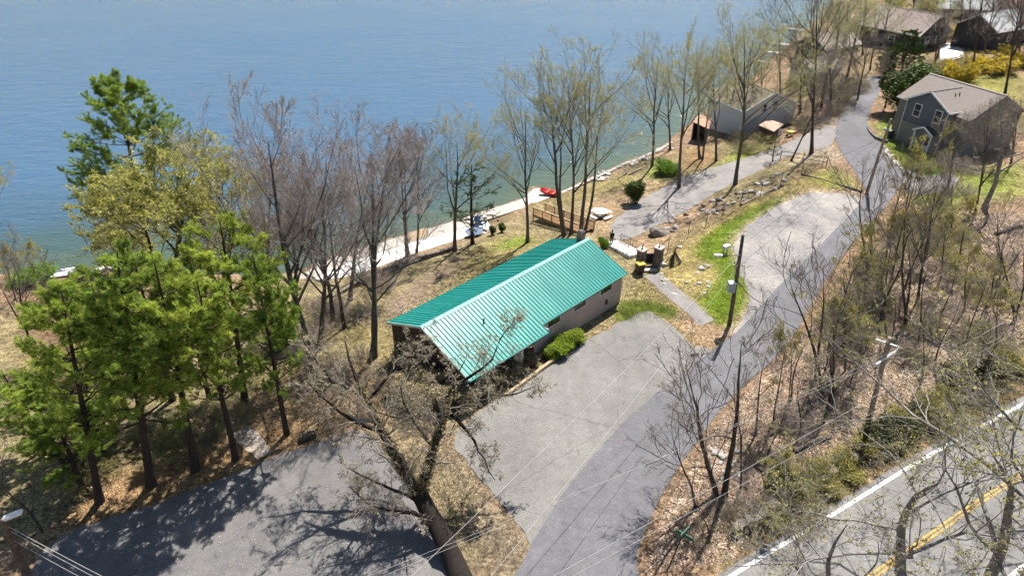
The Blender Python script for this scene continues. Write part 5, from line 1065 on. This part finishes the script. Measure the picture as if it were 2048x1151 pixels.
BT = [
 ('bareA',(632,748),(528,255),1.0,'tall bare mauve tree with leaning trunk left of the building'),
 ('bareB',(742,716),(690,290),1.0,'bare tree with spreading dark limbs at the building left gable'),
 ('bareD',(665,640),(640,330),1.0,'bare tree behind the building gable tree, nearer the patio'),
 ('bareA',(700,600),(735,300),.9,'bare mauve tree rising from the patio wall'),
 ('bareD',(590,600),(600,300),.9,'bare mauve tree by the shore left of the patio'),
 ('bareB',(818,512),(800,268),1.,'slim twin-trunk bare tree at the patio wall'),
 ('bareC',(833,505),(835,300),.8,'thin straight bare tree beside the twin trunk at the patio'),
 ('budC',(910,502),(893,262),.95,'dark trunked tree at the retaining wall end'),
 ('budA',(1055,484),(1038,195),.8,'slim budding tree behind the building roof'),
 ('budB',(1128,470),(1092,128),.9,'left of the two great budding trees behind the chimney'),
 ('budA',(1142,468),(1130,140),.7,'middle thin trunk between the two great budding trees'),
 ('budB',(1166,467),(1190,126),.85,'right of the two great budding trees behind the chimney'),
 ('budA',(1304,332),(1306,100),.85,'slim budding tree above the bright green shore bush'),
 ('budC',(1358,375),(1375,95),.75,'straight dark trunked tree on the lower driveway edge'),
 ('budA',(1470,369),(1495,40),.85,'tall leaning tree at the stony bank'),
 ('budB',(1402,318),(1400,105),.9,'ivy clad twin trunk tree before the shore shed'),
 ('budC',(1432,322),(1440,120),.8,'dark tree just right of the ivy clad twin trunks'),
 ('bareC',(1582,322),(1660,165),.8,'leaning dark tree by the driveway gate'),
 ('bareC',(1623,306),(1640,-30),.75,'very tall bare tree beside the driveway gate'),
 ('budA',(1340,300),(1330,120),.9,'budding tree at the water edge left of the shore shed'),
 ('budC',(1480,250),(1520,70),.9,'budding tree behind the white lake house roof'),
 ('budC',(1600,225),(1585,60),1.,'budding tree right of the white lake house'),
 ('budB',(1650,190),(1690,20),1.,'pale budding tree above the lane far bend'),
 ('budC',(1690,170),(1720,15),1.1,'rounded budding tree left of the spruce'),
 ('budA',(1740,140),(1760,10),1.,'budding tree beyond the lane end'),
 ('bareC',(1715,200),(1740,80),1.1,'low tangled bare tree leaning over the lane'),
 ('bareB',(1665,230),(1670,110),1.2,'brown tangled tree beside the lane apron'),
 ('yellowgreen',(1822,62),(1838,-25),1.4,'bright yellow green tree at the top edge'),
 ('yellowgreen',(1790,55),(1795,-15),1.1,'yellow green tree touching the lake at the top'),
 ('bareC',(1893,72),(1905,-40),.9,'dark bare tree behind the yellow flower strip'),
 ('bareC',(1945,160),(1962,-60),.7,'large dark trunk by the yellow bush, upper right'),
 ('bareC',(2010,187),(2050,-50),.75,'leaning dark trunk on the lawn, upper right edge'),
 ('bareB',(2040,110),(2055,-60),1.,'mauve bare tree at the upper right corner'),
 ('bareA',(1985,70),(1990,-60),1.1,'bare mauve tree beyond the dark sided house'),
 ('oak',(1968,418),(1985,200),1.,'gnarled tree with twin dark trunks right of the grey house'),
 ('bareC',(1948,430),(1925,230),.8,'dark trunk beside the gnarled tree on the lawn'),
 ('bareC',(1895,380),(1890,245),1.,'twiggy bare tree in front of the grey house porch'),
 ('bareB',(2020,330),(2030,190),1.,'fine twigged grey tree at the right edge of the house lawn'),
 ('bareA',(640,690),(660,310),.9,'mauve tree close behind the tall leaning one'),
 ('bareA',(540,640),(505,330),.9,'mauve tree between the pines and the shore'),
 ('bareD',(690,655),(630,350),.9,'spreading mauve tree with several stems behind the brush'),
 ('budC',(1620,150),(1630,20),1.2,'budding tree above the far docks'),
 ('budB',(1675,120),(1660,0),1.2,'olive budding tree at the far shore, lakeward'),
 ('budA',(1725,110),(1715,-15),1.1,'olive budding tree behind the lake cottage'),
 ('budC',(1765,95),(1750,-10),1.1,'broad budding tree left of the far pinkish roof'),
 ('bareB',(1640,215),(1625,90),1.2,'brown bare tree at the low cottage'),
 ('budC',(1560,190),(1545,60),1.1,'hazy budding tree behind the white house gable'),
 ('bareC',(1770,215),(1775,120),1.2,'dark twiggy tree between the lane and the evergreen'),
 ('bareB',(1870,130),(1865,30),1.1,'bare tree in front of the far pinkish roof'),
 ('bareA',(2025,75),(2030,-60),1.2,'mauve tree behind the dark sided house, rightmost'),
 ('bareA',(1940,35),(1945,-60),1.3,'mauve tree beyond the farthest roof'),
 ('budC',(1690,60),(1700,-40),1.3,'olive tree where the far shore meets the top edge'),
 ('budC',(1875,115),(1868,10),1.2,'hazy tree screening the far pinkish roof gable'),
 ('budB',(1850,80),(1855,-30),1.2,'olive tree between the yellow green tree and far roof'),
 ('bareB',(1965,120),(1972,-10),1.2,'brown tree screening the dark sided house, left'),
 ('bareA',(2020,120),(2015,-10),1.1,'brown tree screening the dark sided house, right'),
 ('yellowgreen',(1868,40),(1872,-20),1.2,'yellow green tree right of the brightest one'),
 ('budC',(1920,50),(1925,-40),1.3,'hazy tree before the farthest grey roof'),
 ('bareD',(2045,60),(2048,-60),1.3,'spreading brown tree at the top right corner'),
 ('budB',(1525,225),(1500,95),1.1,'hazy tree rising before the white house wall'),
 ('budC',(1455,260),(1462,130),1.0,'hazy tree between the shore shed and the white house'),
 ('leafy',(330,640),(350,345),1.15,'yellow brown budding tree behind the pine cluster'),
 ('leafy',(440,620),(430,370),1.0,'pale budding tree between the pines and bare trees'),
 ('leafy',(250,590),(270,440),1.0,'brownish shrubby tree at the shore below the great pine'),
 ('sapB',(30,600),(15,490),1.3,'hazy green tree at the left shore'),
 ('sapB',(75,565),(70,480),1.3,'hazy green shore tree left of the white dock'),
 ('bareC',(70,720),(30,520),.9,'bare dark tree at the left edge before the brown lawn'),
 ('budC',(-20,520),(0,330),.8,'pale tree reaching in from the left edge'),
 ('sapA',(85,1062),(10,880),1.1,'crooked bare sapling near the street light'),
]
for k, b, t, w, lab in BT: plant(k, 'bare_tree' if k.startswith('bare') else 'budding_tree' if k.startswith('bud') else 'tree', lab, b, t, 'tree', None, w)
# the bank between the lane and the main road
SAP = [
 ('sapC',(1658,822),(1560,545),1.1,'forked dark tree leaning toward the lane, its left stem'),
 ('sapA',(1664,820),(1700,660),1.,'right stem of the forked dark tree on the bank'),
 ('multi',(1440,992),(1440,680),1.15,'large bare multi-stem shrub tree overhanging the lane'),
 ('sapA',(1391,1012),(1372,830),1.2,'thin bare sapling at the lane edge below the multi-stem tree'),
 ('sapA',(1482,912),(1500,735),.9,'slim bare sapling right of the multi-stem tree'),
 ('sapB',(1548,842),(1560,660),.9,'dark sapling in the leaf litter below the lane bend'),
 ('sapC',(1814,646),(1850,400),1.0,'crooked dark tree on the bank near the yellow brush'),
 ('bareC',(1836,600),(1880,350),.7,'thick ivy clad trunk leaning right above the yellow brush'),
 ('sapA',(1836,682),(1870,520),1.,'twisted sapling beside the crooked dark tree'),
 ('sapB',(1926,624),(1960,490),1.1,'bent sapling on the upper bank'),
 ('sapB',(1960,640),(1990,530),1.1,'small sapling right of the bent sapling'),
 ('sapC',(1740,560),(1762,300),.9,'tall thin tree crossing the lane, left of the sapling row'),
 ('sapA',(1762,572),(1800,330),.8,'thin straight tree in the sapling row, left'),
 ('sapA',(1782,560),(1815,320),.8,'thin straight tree in the sapling row, centre'),
 ('sapB',(1803,545),(1845,290),.8,'thin straight tree in the sapling row, right'),
 ('sapB',(1770,590),(1790,430),.9,'short budding sapling before the sapling row'),
 ('sapC',(1690,690),(1710,480),1.,'pale crowned sapling reaching over the lane bend'),
 ('sapA',(1630,760),(1660,480),.8,'tall thin sapling with bare top over the lane'),
 ('sapB',(1880,560),(1905,420),1.1,'bushy olive sapling left of the open leaf slope'),
 ('sapB',(1915,540),(1950,400),1.2,'bushy olive sapling at the slope centre'),
 ('sapA',(2000,560),(2030,400),1.1,'bare sapling near the fallen trunk'),
 ('sapC',(2035,640),(2060,440),1.1,'mossy dark sapling at the right edge'),
 ('sapB',(1650,740),(1668,590),1.2,'olive bushy sapling at the lane edge, lower thicket'),
 ('sapB',(1700,650),(1722,500),1.2,'olive bushy sapling at the lane edge, middle thicket'),
 ('sapB',(1730,610),(1750,450),1.2,'olive bushy sapling at the lane edge, upper thicket'),
 ('sapB',(1850,520),(1880,390),1.3,'dense yellow olive sapling below the house lawn'),
 ('sapB',(1880,640),(1900,520),1.2,'olive sapling right of the crooked dark tree'),
 ('sapA',(1760,640),(1790,440),1.0,'dark slim stem in the middle of the thicket'),
 ('sapA',(1800,610),(1835,420),1.0,'dark slim stem beside the crooked dark tree'),
 ('sapB',(1690,740),(1705,600),1.2,'pale olive sapling behind the forked dark tree'),
 ('sapB',(1990,690),(2010,570),1.3,'olive sapling low on the open slope'),
 ('sapA',(1510,870),(1530,700),1.0,'bare slim stem left of the dark sapling'),
 ('sapA',(1900,470),(1930,340),1.0,'bare stem at the foot of the house lawn'),
 ('sapA',(1480,985),(1495,830),.9,'slim dark stem right of the multi-stem tree foot'),
 ('sapA',(1530,930),(1548,790),.9,'slim dark stem in the lower leaf slope'),
 ('sapC',(1580,800),(1598,640),.9,'twin slim stems at the lane edge below the turnout'),
 ('sapA',(1720,720),(1745,560),.9,'slim dark stem above the forked dark tree'),
 ('sapC',(1780,700),(1805,540),.9,'twin slim stems below the crooked dark tree'),
 ('sapA',(1870,720),(1900,570),.9,'slim dark stem on the open slope, lower'),
 ('sapA',(1930,690),(1960,550),.9,'slim dark stem on the open slope, right'),
 ('sapC',(1980,600),(2010,450),.9,'twin slim stems high on the open slope'),
 ('sapA',(1845,760),(1868,620),.9,'slim dark stem near the rock wall upper end'),
 ('sapB',(1560,1020),(1580,900),1.2,'small olive sapling beside the main road verge'),
 ('sapA',(1420,1075),(1400,960),1.,'little bare sapling above the street sign'),
 ('sapC',(1960,760),(1985,610),1.2,'olive twigged sapling near the dark roadside shrub'),
 ('sapA',(1600,870),(1625,740),1.,'sapling with dark stem near the pale pole'),
 ('sapB',(1700,770),(1730,640),1.1,'olive budding sapling behind the pale pole'),
]
for k, b, t, w, lab in SAP: plant(k, 'sapling' if k.startswith('sap') else 'tree', lab, b, t, 'tree', 'trees on the leafy bank', w)
# roadside oaks at the lower right
plant('oak', 'oak_tree', 'large pale limbed oak leaning in from the lower right corner', (2120,1290), (1975,700), 'tree', None, 1.15, yaw=1.0)
plant('oak', 'oak_tree', 'grey twisted tree spreading over the main road', (1826,1215), (1790,880), 'tree', None, 1.25, yaw=2.2)
plant('oak', 'oak_tree', 'small olive budding tree at the bottom edge over the road', (1640,1290), (1650,1010), 'tree', None, 1.1, yaw=4.0)
plant('oak', 'oak_tree', 'crooked grey tree between the two roadside oaks', (1960,1260), (1930,860), 'tree', None, 1.1, yaw=0.3)
plant('oak', 'oak_tree', 'mossy limbed tree at the right edge above the road', (2090,980), (2040,640), 'tree', None, 1.0, yaw=5.2)

# the great forked tree in the foreground
def great_tree():
    rg = np.random.default_rng(77); b = at(925, 1172); Yb = b.y
    def q(px, py, dy=0): return np.array(at_y(px, py, Yb + dy)) - np.array(b)
    def path(pts, n=9):
        P = np.array([q(*p) for p in pts]); s = np.concatenate([[0], np.cumsum(np.linalg.norm(np.diff(P, axis=0), axis=1))]); t = np.linspace(0, s[-1], n)
        return np.column_stack([np.interp(t, s, P[:, i]) for i in range(3)]) + np.vstack([np.zeros(3), rg.normal(0, .05, (n - 2, 3)), np.zeros(3)])
    o = thing('great_tree', 'huge dark forked tree with ivy leaves in the foreground', 'tree', b)
    tr = Geo(); trunk = path([(935, 1195, -.4), (918, 1140, .9), (880, 1062, 2.6), (838, 985, 4.3)]); tr.tube(trunk[None], np.linspace(.64, .46, 9)[None], 12)
    limbs = [([(842,992),(800,925),(755,850),(728,790),(705,735),(690,680)], .34, .06), ([(842,990),(862,915),(880,860),(892,815),(905,770),(930,720)], .29, .05), ([(866,905),(840,860),(810,815),(800,770)], .13, .03), ([(890,822),(930,850),(960,905),(990,960)], .13, .03), ([(888,830),(850,825),(790,838),(740,815)], .14, .03),
             ([(895,805),(960,800),(1020,790),(1075,770)], .13, .025), ([(760,860),(700,840),(650,800),(610,760)], .15, .03), ([(735,800),(780,750),(830,700),(850,650)], .12, .03), ([(730,790),(660,760),(620,700),(600,660)], .12, .03), ([(905,775),(985,720),(1010,660),(1030,640)], .11, .025)]
    L = [];LR = []
    for i, (p, r0, r1) in enumerate(limbs):
        d0, d1 = [(4.2, 9.5), (4.2, 8.5), (6, 6.5), (7.5, 5), (7.5, 8.5), (7.5, 8.5), (7.2, 6.5), (8.2, 10.5), (8.3, 10), (8, 9.5)][i]; pts = [(*c, d0 + (d1 - d0) * k / (len(p) - 1)) for k, c in enumerate(p)]; L.append(path(pts)); LR.append(np.linspace(r0, r1 * .5, 9))
    for i, (dz0, a, ln) in enumerate(((5.2, 205, 5), (6.5, 160, 5))):   # limbs toward the lot and the camera
        k = 6 + i; s0 = trunk[k]; d = np.array([math.cos(R(a)), math.sin(R(a)) * .6, .42]); pts = [s0]
        for j in range(8): d = unit(d + rg.normal(0, .16, 3) + np.array([0, 0, .03])); pts.append(pts[-1] + d * ln / 8)
        L.append(np.array(pts)); LR.append(np.linspace(.13, .025, 9))
    L = np.array(L); LR = np.array(LR); tr.tube(L, LR, 7); link('trunk', tr.mesh('great_trunk', [mat('shade_darkened_bark', (.022, .017, .013), .95, .4, 6, .8, 16)]), o)  # trunk bark darkened: the shade of its backlit side is in the colour
    cr = Geo(); B, BR = sprout(rg, L, LR, 17, .12, 1, 52, 16, .36, .45, 6, .22, .02, .7); BR = np.maximum(BR * .8, .012); cr.tube(B, BR, 5)
    Cq, CR = sprout(rg, B, BR, 9, .15, 1, 44, 14, .5, .6, 4, .22, .02, .3); CR = np.maximum(CR * .9, .007); cr.tube(Cq, CR, 3); D, DR = sprout(rg, Cq, CR, 7, .15, 1, 38, 14, .5, .6, 1, .2, .02, .15); cr.tube(D, np.maximum(DR, .0045), 3)
    cr.quads(leaf_quads(rg, along(rg, D, 12000, .04), .10), 1); link('crown', cr.mesh('great_crown', [mat('beige_twig', (.24, .20, .15), .9, .3, 2, c2=(.34, .30, .24)), BUD_B]), o)
    iv = Geo(); k = rg.integers(0, 2, 5200); t = rg.uniform(0, 5.8, 5200) ** 1.; i = t.astype(int); u = (t - i)[:, None]; c = L[k, i] * (1 - u) + L[k, i + 1] * u; rr = LR[k, i]; c = c + unit(rg.normal(size=c.shape)) * (rr * rg.uniform(.9, 1.5, len(rr)))[:, None]
    iv.quads(leaf_quads(rg, c, .14), 0); link('ivy', iv.mesh('great_ivy', [IVY]), o)
great_tree()

# ------------------------------------------------------------------ shrubs
bush('yewA', 'yew_bush', 'bright green clipped bush nearest the entrance timber', (1106,716), 2.1, 1.1, group='clipped bushes'); bush('yewB', 'yew_bush', 'bright green clipped bush in the middle of the three', (1126,702), 2.3, 1.25, group='clipped bushes'); bush('yewA', 'yew_bush', 'bright green clipped bush nearest the windows', (1147,684), 2.2, 1.3, group='clipped bushes')
RH = [((812,735),2.4,2.4,'brown leaved shrub at the left end of the gable'),((835,765),2.6,2.5,'brown leaved shrub left of centre along the gable'),((860,790),2.6,2.3,'brown leaved shrub at the middle of the gable'),((885,812),2.6,2.1,'brown leaved shrub near the roof corner'),((925,812),2.3,1.7,'brown leaved shrub just below the roof corner'),((960,793),2.2,1.6,'brown leaved shrub under the near eave'),((990,772),2.,1.5,'brown leaved shrub left of the entrance doors'),((1025,752),1.8,1.3,'small brown leaved shrub in the timber bed'),((1060,730),1.6,1.1,'smallest brown leaved shrub beside the green bushes'),((800,790),2.4,1.8,'dense dark shrub before the gable, outer left'),((835,812),2.6,1.8,'dense dark shrub before the gable, outer centre')]
for i, (b, w, h, lab) in enumerate(RH): bush('rhodoA' if i % 2 else 'rhodoB', 'rhododendron', lab, b, w, h, 'shrub', 'shrubs around the building')
bush('juniper', 'juniper', 'dark round juniper bush beside the lower driveway', (1269,408), 3.2, 3.2); bush('cedar', 'evergreen_tree', 'big bushy dark green evergreen beside the grey house', (1808,225), 8.5, 7.0, 'tree'); bush('cedar', 'evergreen_tree', 'dark green evergreen behind the bushy one, nearer the spruce', (1830,185), 6.5, 5.0, 'tree')
FO = [((1915,165),5.0,3.6,'bright yellow flowering bush behind the grey house'),((1890,72),6.5,2.0,'yellow flower strip bush at the far driveway, left'),((1928,70),6.5,2.0,'yellow flower strip bush at the far driveway, right'),((1985,145),6.5,3,'golden flowering bush between the two dark trunks'),((2035,130),6.5,3,'golden flowering bush at the right edge'),((1822,455),2.6,2.,'yellow flowering bush in the sapling thicket')]
for b, w, h, lab in FO: bush('forsythia', 'forsythia', lab, b, w, h, 'bush', 'forsythia bushes')
bush('fresh', 'spring_bush', 'fresh lime green bush on the lakeside slope', (1325,345), 4.5, 1.8); bush('fresh', 'spring_bush', 'lime green shrub right of the pine trunks', (585,690), 4.0, 3.2); bush('fresh', 'shore_bush', 'green shore plants left of the small white dock', (85,560), 6, 1.6); bush('fresh', 'spring_bush', 'low yellow green plants at the chimney corner', (1203,495), 1.5, 1.3)
for i, (b, lab) in enumerate((((905,470),'small dark shrub on the patio edge by the fire pit'),((985,470),'small dark shrub left of the hedge pair above the patio'),((1003,464),'small dark shrub right of the hedge pair above the patio'))): bush('juniper', 'juniper', lab, b, 1.1, 1.2, 'bush') if i else None
EV = [((1570,985),3.4,1.6,'dark glossy shrub at the lower end of the rock wall'),((1760,890),3.6,1.9,'dark glossy shrub by the pale pole foot'),((1800,868),3.0,1.6,'dark glossy shrub right of the pale pole foot'),((1840,845),2.6,1.4,'dark glossy shrub at the rock wall end'),((1925,775),3.6,2.0,'dark glossy shrub near the road bend, left'),((1965,755),3.0,1.8,'dark glossy shrub near the road bend, right')]
for b, w, h, lab in EV: bush('evergreen', 'evergreen_shrub', lab, b, w, h, 'shrub', 'dark roadside shrubs')
OL = [((1600,985),2.6,1.5,'lower end of the rock wall, roadside'),((1630,950),3.,1.7,'rock wall, below the pale pole'),((1680,930),3.,1.7,'rock wall, left of the pale pole'),((1700,955),2.6,1.3,'road edge below the pale pole'),((1725,905),3.2,1.9,'pale pole foot'),((1790,845),3.,1.8,'upper side of the glossy shrubs'),((1850,815),3.2,1.9,'rock wall upper end'),((1890,800),3.,1.7,'road verge middle'),((1880,850),2.6,1.3,'road edge middle'),((1950,790),2.6,1.4,'road edge by the glossy pair'),((2000,725),3.2,2.,'road bend near the right edge'),((2030,745),2.8,1.6,'right edge of the verge'),((1545,1045),2.6,1.2,'verge above the white line'),((1660,985),2.4,1.2,'white line near the rock wall')]
for b, w, h, lab in OL: w, h = w * .8, h * .62; bush('olive', 'olive_shrub', 'yellow olive leafy shrub at the ' + lab, b, w, h, 'shrub', 'olive shrubs along the main road')
# undergrowth thickets
rg_ = random.Random(31)
def thick(area, n, kinds, label, group, w=(1.4, 2.6), h=(1., 2.2), name='brush'):
    P_ = [at(*p) for p in area]; poly = np.array([p[:2] for p in P_]); lo, hi = poly.min(0), poly.max(0); k = 0; made = []
    while k < n:
        q = np.array([[rg_.uniform(lo[0], hi[0]), rg_.uniform(lo[1], hi[1])]])
        if pip(q, poly)[0]:
            made.append(bush(rg_.choice(kinds), name, label, Vector((q[0, 0], q[0, 1], hz(*q[0]))), rg_.uniform(*w), rg_.uniform(*h), 'shrub', group)); k += 1
    rank_labels(made)
thick([(1500,1060),(1700,930),(1850,830),(1990,745),(2050,720),(2050,790),(1850,890),(1700,980),(1540,1080)], 18, ['brushA', 'brushB'], 'olive twiggy brush on the verge between rock wall and main road', 'verge brush')
thick([(1330,1090),(1450,950),(1560,830),(1650,740),(1740,780),(1600,920),(1480,1060),(1380,1130)], 22, ['brushA', 'brushC'], 'bare twiggy shrub in the leaf litter beside the lane', 'leaf litter shrubs', (1., 2.), (.7, 1.6))
thick([(1640,700),(1700,590),(1740,510),(1830,440),(1930,450),(1900,540),(1800,600),(1740,680),(1690,740)], 30, ['brushB', 'brushA', 'brushB'], 'olive budding brush in the sapling thicket above the lane', 'thicket brush', (1.5, 2.8), (1.2, 2.6))
thick([(1840,650),(1960,520),(2050,480),(2050,700),(1900,760),(1780,780)], 26, ['brushC', 'brushA', 'brushB'], 'low reddish twiggy shrub on the open leaf slope', 'slope shrubs', (1.2, 2.4), (.7, 1.6))
thick([(150,1000),(300,930),(480,880),(560,880),(500,800),(300,850),(120,920)], 20, ['brushA', 'brushB'], 'sparse twiggy undergrowth beneath the pines', 'pine undergrowth', (1.2, 2.2), (.8, 1.6))
thick([(600,740),(700,660),(790,600),(760,540),(660,580),(560,640)], 20, ['brushC', 'brushC', 'brushA'], 'mauve twiggy brush below the bare trees by the patio', 'patio brush', (1.4, 2.6), (1., 2.4))
thick([(620,840),(720,800),(800,760),(790,700),(700,720),(600,770)], 12, ['brushA', 'brushC'], 'tawny twiggy brush left of the building gable', 'gable brush', (1.2, 2.2), (.8, 1.8))
thick([(1440,300),(1500,262),(1560,300),(1520,310)], 10, ['brushB', 'brushA'], 'olive brush in front of the tan roofed shed', 'shed brush', (1.5, 2.6), (1., 1.8))
thick([(1590,250),(1650,180),(1720,150),(1730,190),(1660,240),(1620,290)], 24, ['brushA', 'brushC', 'brushB'], 'brown tangled brush beside the far lane', 'lane brush', (2., 3.4), (1.4, 2.6))
thick([(1560,230),(1590,170),(1640,110),(1700,60),(1740,70),(1680,130),(1620,200)], 22, ['brushB', 'brushA'], 'olive brush along the far shore', 'far shore brush', (3, 5), (2, 3.6))
thick([(1840,340),(1900,320),(1960,330),(1930,400),(1860,400)], 9, ['brushC', 'brushB'], 'pale twiggy shrub before the grey house porch', 'porch shrubs', (1.5, 2.6), (1.2, 2.))
thick([(1880,30),(2048,10),(2048,60),(1900,55)], 14, ['brushC', 'brushA'], 'mauve brush on the hill at the top right', 'hill brush', (4, 6), (2, 4))
thick([(1840,150),(1900,130),(1960,135),(1900,165)], 8, ['brushB'], 'olive shrub screen behind the grey house ridge', 'house screen shrubs', (2.5, 4), (2, 3))

# ------------------------------------------------------------------ loose leaves, grass
def scatter(name, label, areas, n, size, m, seed, cat, up=2.5, lift=.03, blades=False):
    rg = np.random.default_rng(seed); pts = []
    for area, share in areas:
        poly = np.array([at(*p)[:2] for p in area]); lo, hi = poly.min(0), poly.max(0); k = int(n * share); q = rg.uniform(lo, hi, (k * 4, 2)); q = q[pip(q, poly)][:k]; pts.append(q + rg.normal(0, .35 if blades else .1, q.shape))
    P = np.vstack(pts); c = np.column_stack([P, height(P) + lift]); g = Geo()
    if blades:
        N = len(c); d = unit(np.column_stack([rg.normal(0, .35, (N, 2)), np.ones(N)])); w = unit(np.cross(d, rg.normal(size=(N, 3)))) * size * .16; L_ = (size * rg.uniform(.6, 1.4, N))[:, None]; c[:, 2] -= lift; g.tris(np.stack([c - w, c + w, c + d * L_], 1), 0)
    else: g.quads(leaf_quads(rg, c, size, .4, up), 0)
    tag(link(name, g.mesh(name, [m])), label, cat, kind='stuff')
bank = [(1290,1151),(1340,1000),(1450,830),(1600,680),(1760,480),(1900,420),(2060,430),(2060,700),(1850,820),(1700,920),(1560,1020),(1450,1120)]
scatter('fallen_leaves', 'pale tan fallen leaves littering the bank', [(bank, 1.)], 60000, .16, mat('dry_leaf', (.30, .215, .15), .8, .5, 1.7, c2=(.47, .36, .265)), 3, 'leaves')
scatter('fallen_leaves', 'brown fallen leaves under the pines and bare trees', [([(120,1050),(540,910),(760,860),(800,760),(640,720),(500,790),(200,920)], 1.)], 16000, .14, mat('brown_leaf', (.26, .15, .075), .8, .45, 1.7, c2=(.36, .24, .13)), 4, 'leaves')
scatter('grass_blades', 'lush green grass along the gravel turnout', [([(1400,480),(1440,455),(1500,418),(1560,398),(1540,418),(1490,445),(1462,480),(1462,505),(1485,535),(1498,570),(1490,610),(1455,650),(1435,650),(1410,620),(1400,595),(1440,560),(1430,530),(1395,510)], 1.)], 26000, .10, leafmat('grass_leaf', (.17, .26, .03), c2=(.27, .36, .06)), 5, 'grass', blades=True)
scatter('grass_blades', 'green lawn grass around the grey house', [([(1765,270),(1800,290),(1850,305),(1890,330),(1880,360),(1840,350),(1800,325),(1770,295)], .6), ([(1235,635),(1245,605),(1300,605),(1350,620),(1340,632),(1290,622),(1250,645)], .4)], 12000, .12, MATS['grass_leaf'], 6, 'grass', blades=True)
scatter('dry_grass', 'straw coloured dry grass on the yards and verges', [([(600,740),(700,660),(800,620),(900,560),(1000,480),(1080,470),(960,560),(820,640),(790,720),(660,800)], .35), ([(790,890),(880,890),(960,1000),(940,1120),(860,1010)], .12), ([(1300,560),(1340,505),(1480,410),(1560,378),(1640,338),(1720,380),(1600,385),(1440,455),(1395,510),(1410,620)], .25), ([(1235,640),(1250,590),(1290,560),(1330,590),(1380,640)], .15)], 24000, .12, leafmat('straw_leaf', (.24, .21, .115), c2=(.34, .30, .18)), 7, 'grass', blades=True)
scatter('fallen_leaves', 'loose leaves and grit blown over the paved lots', [([(1290,628),(1420,705),(1180,945),(1070,1085),(905,888),(1024,780)], .45), ([(545,917),(720,855),(830,1005),(910,1140),(300,1150),(135,1064)], .35), ([(1300,1050),(1440,830),(1600,650),(1560,690),(1400,850),(1270,1100)], .2)], 1500, .08, MATS['dry_leaf'], 9, 'leaves', lift=.07)
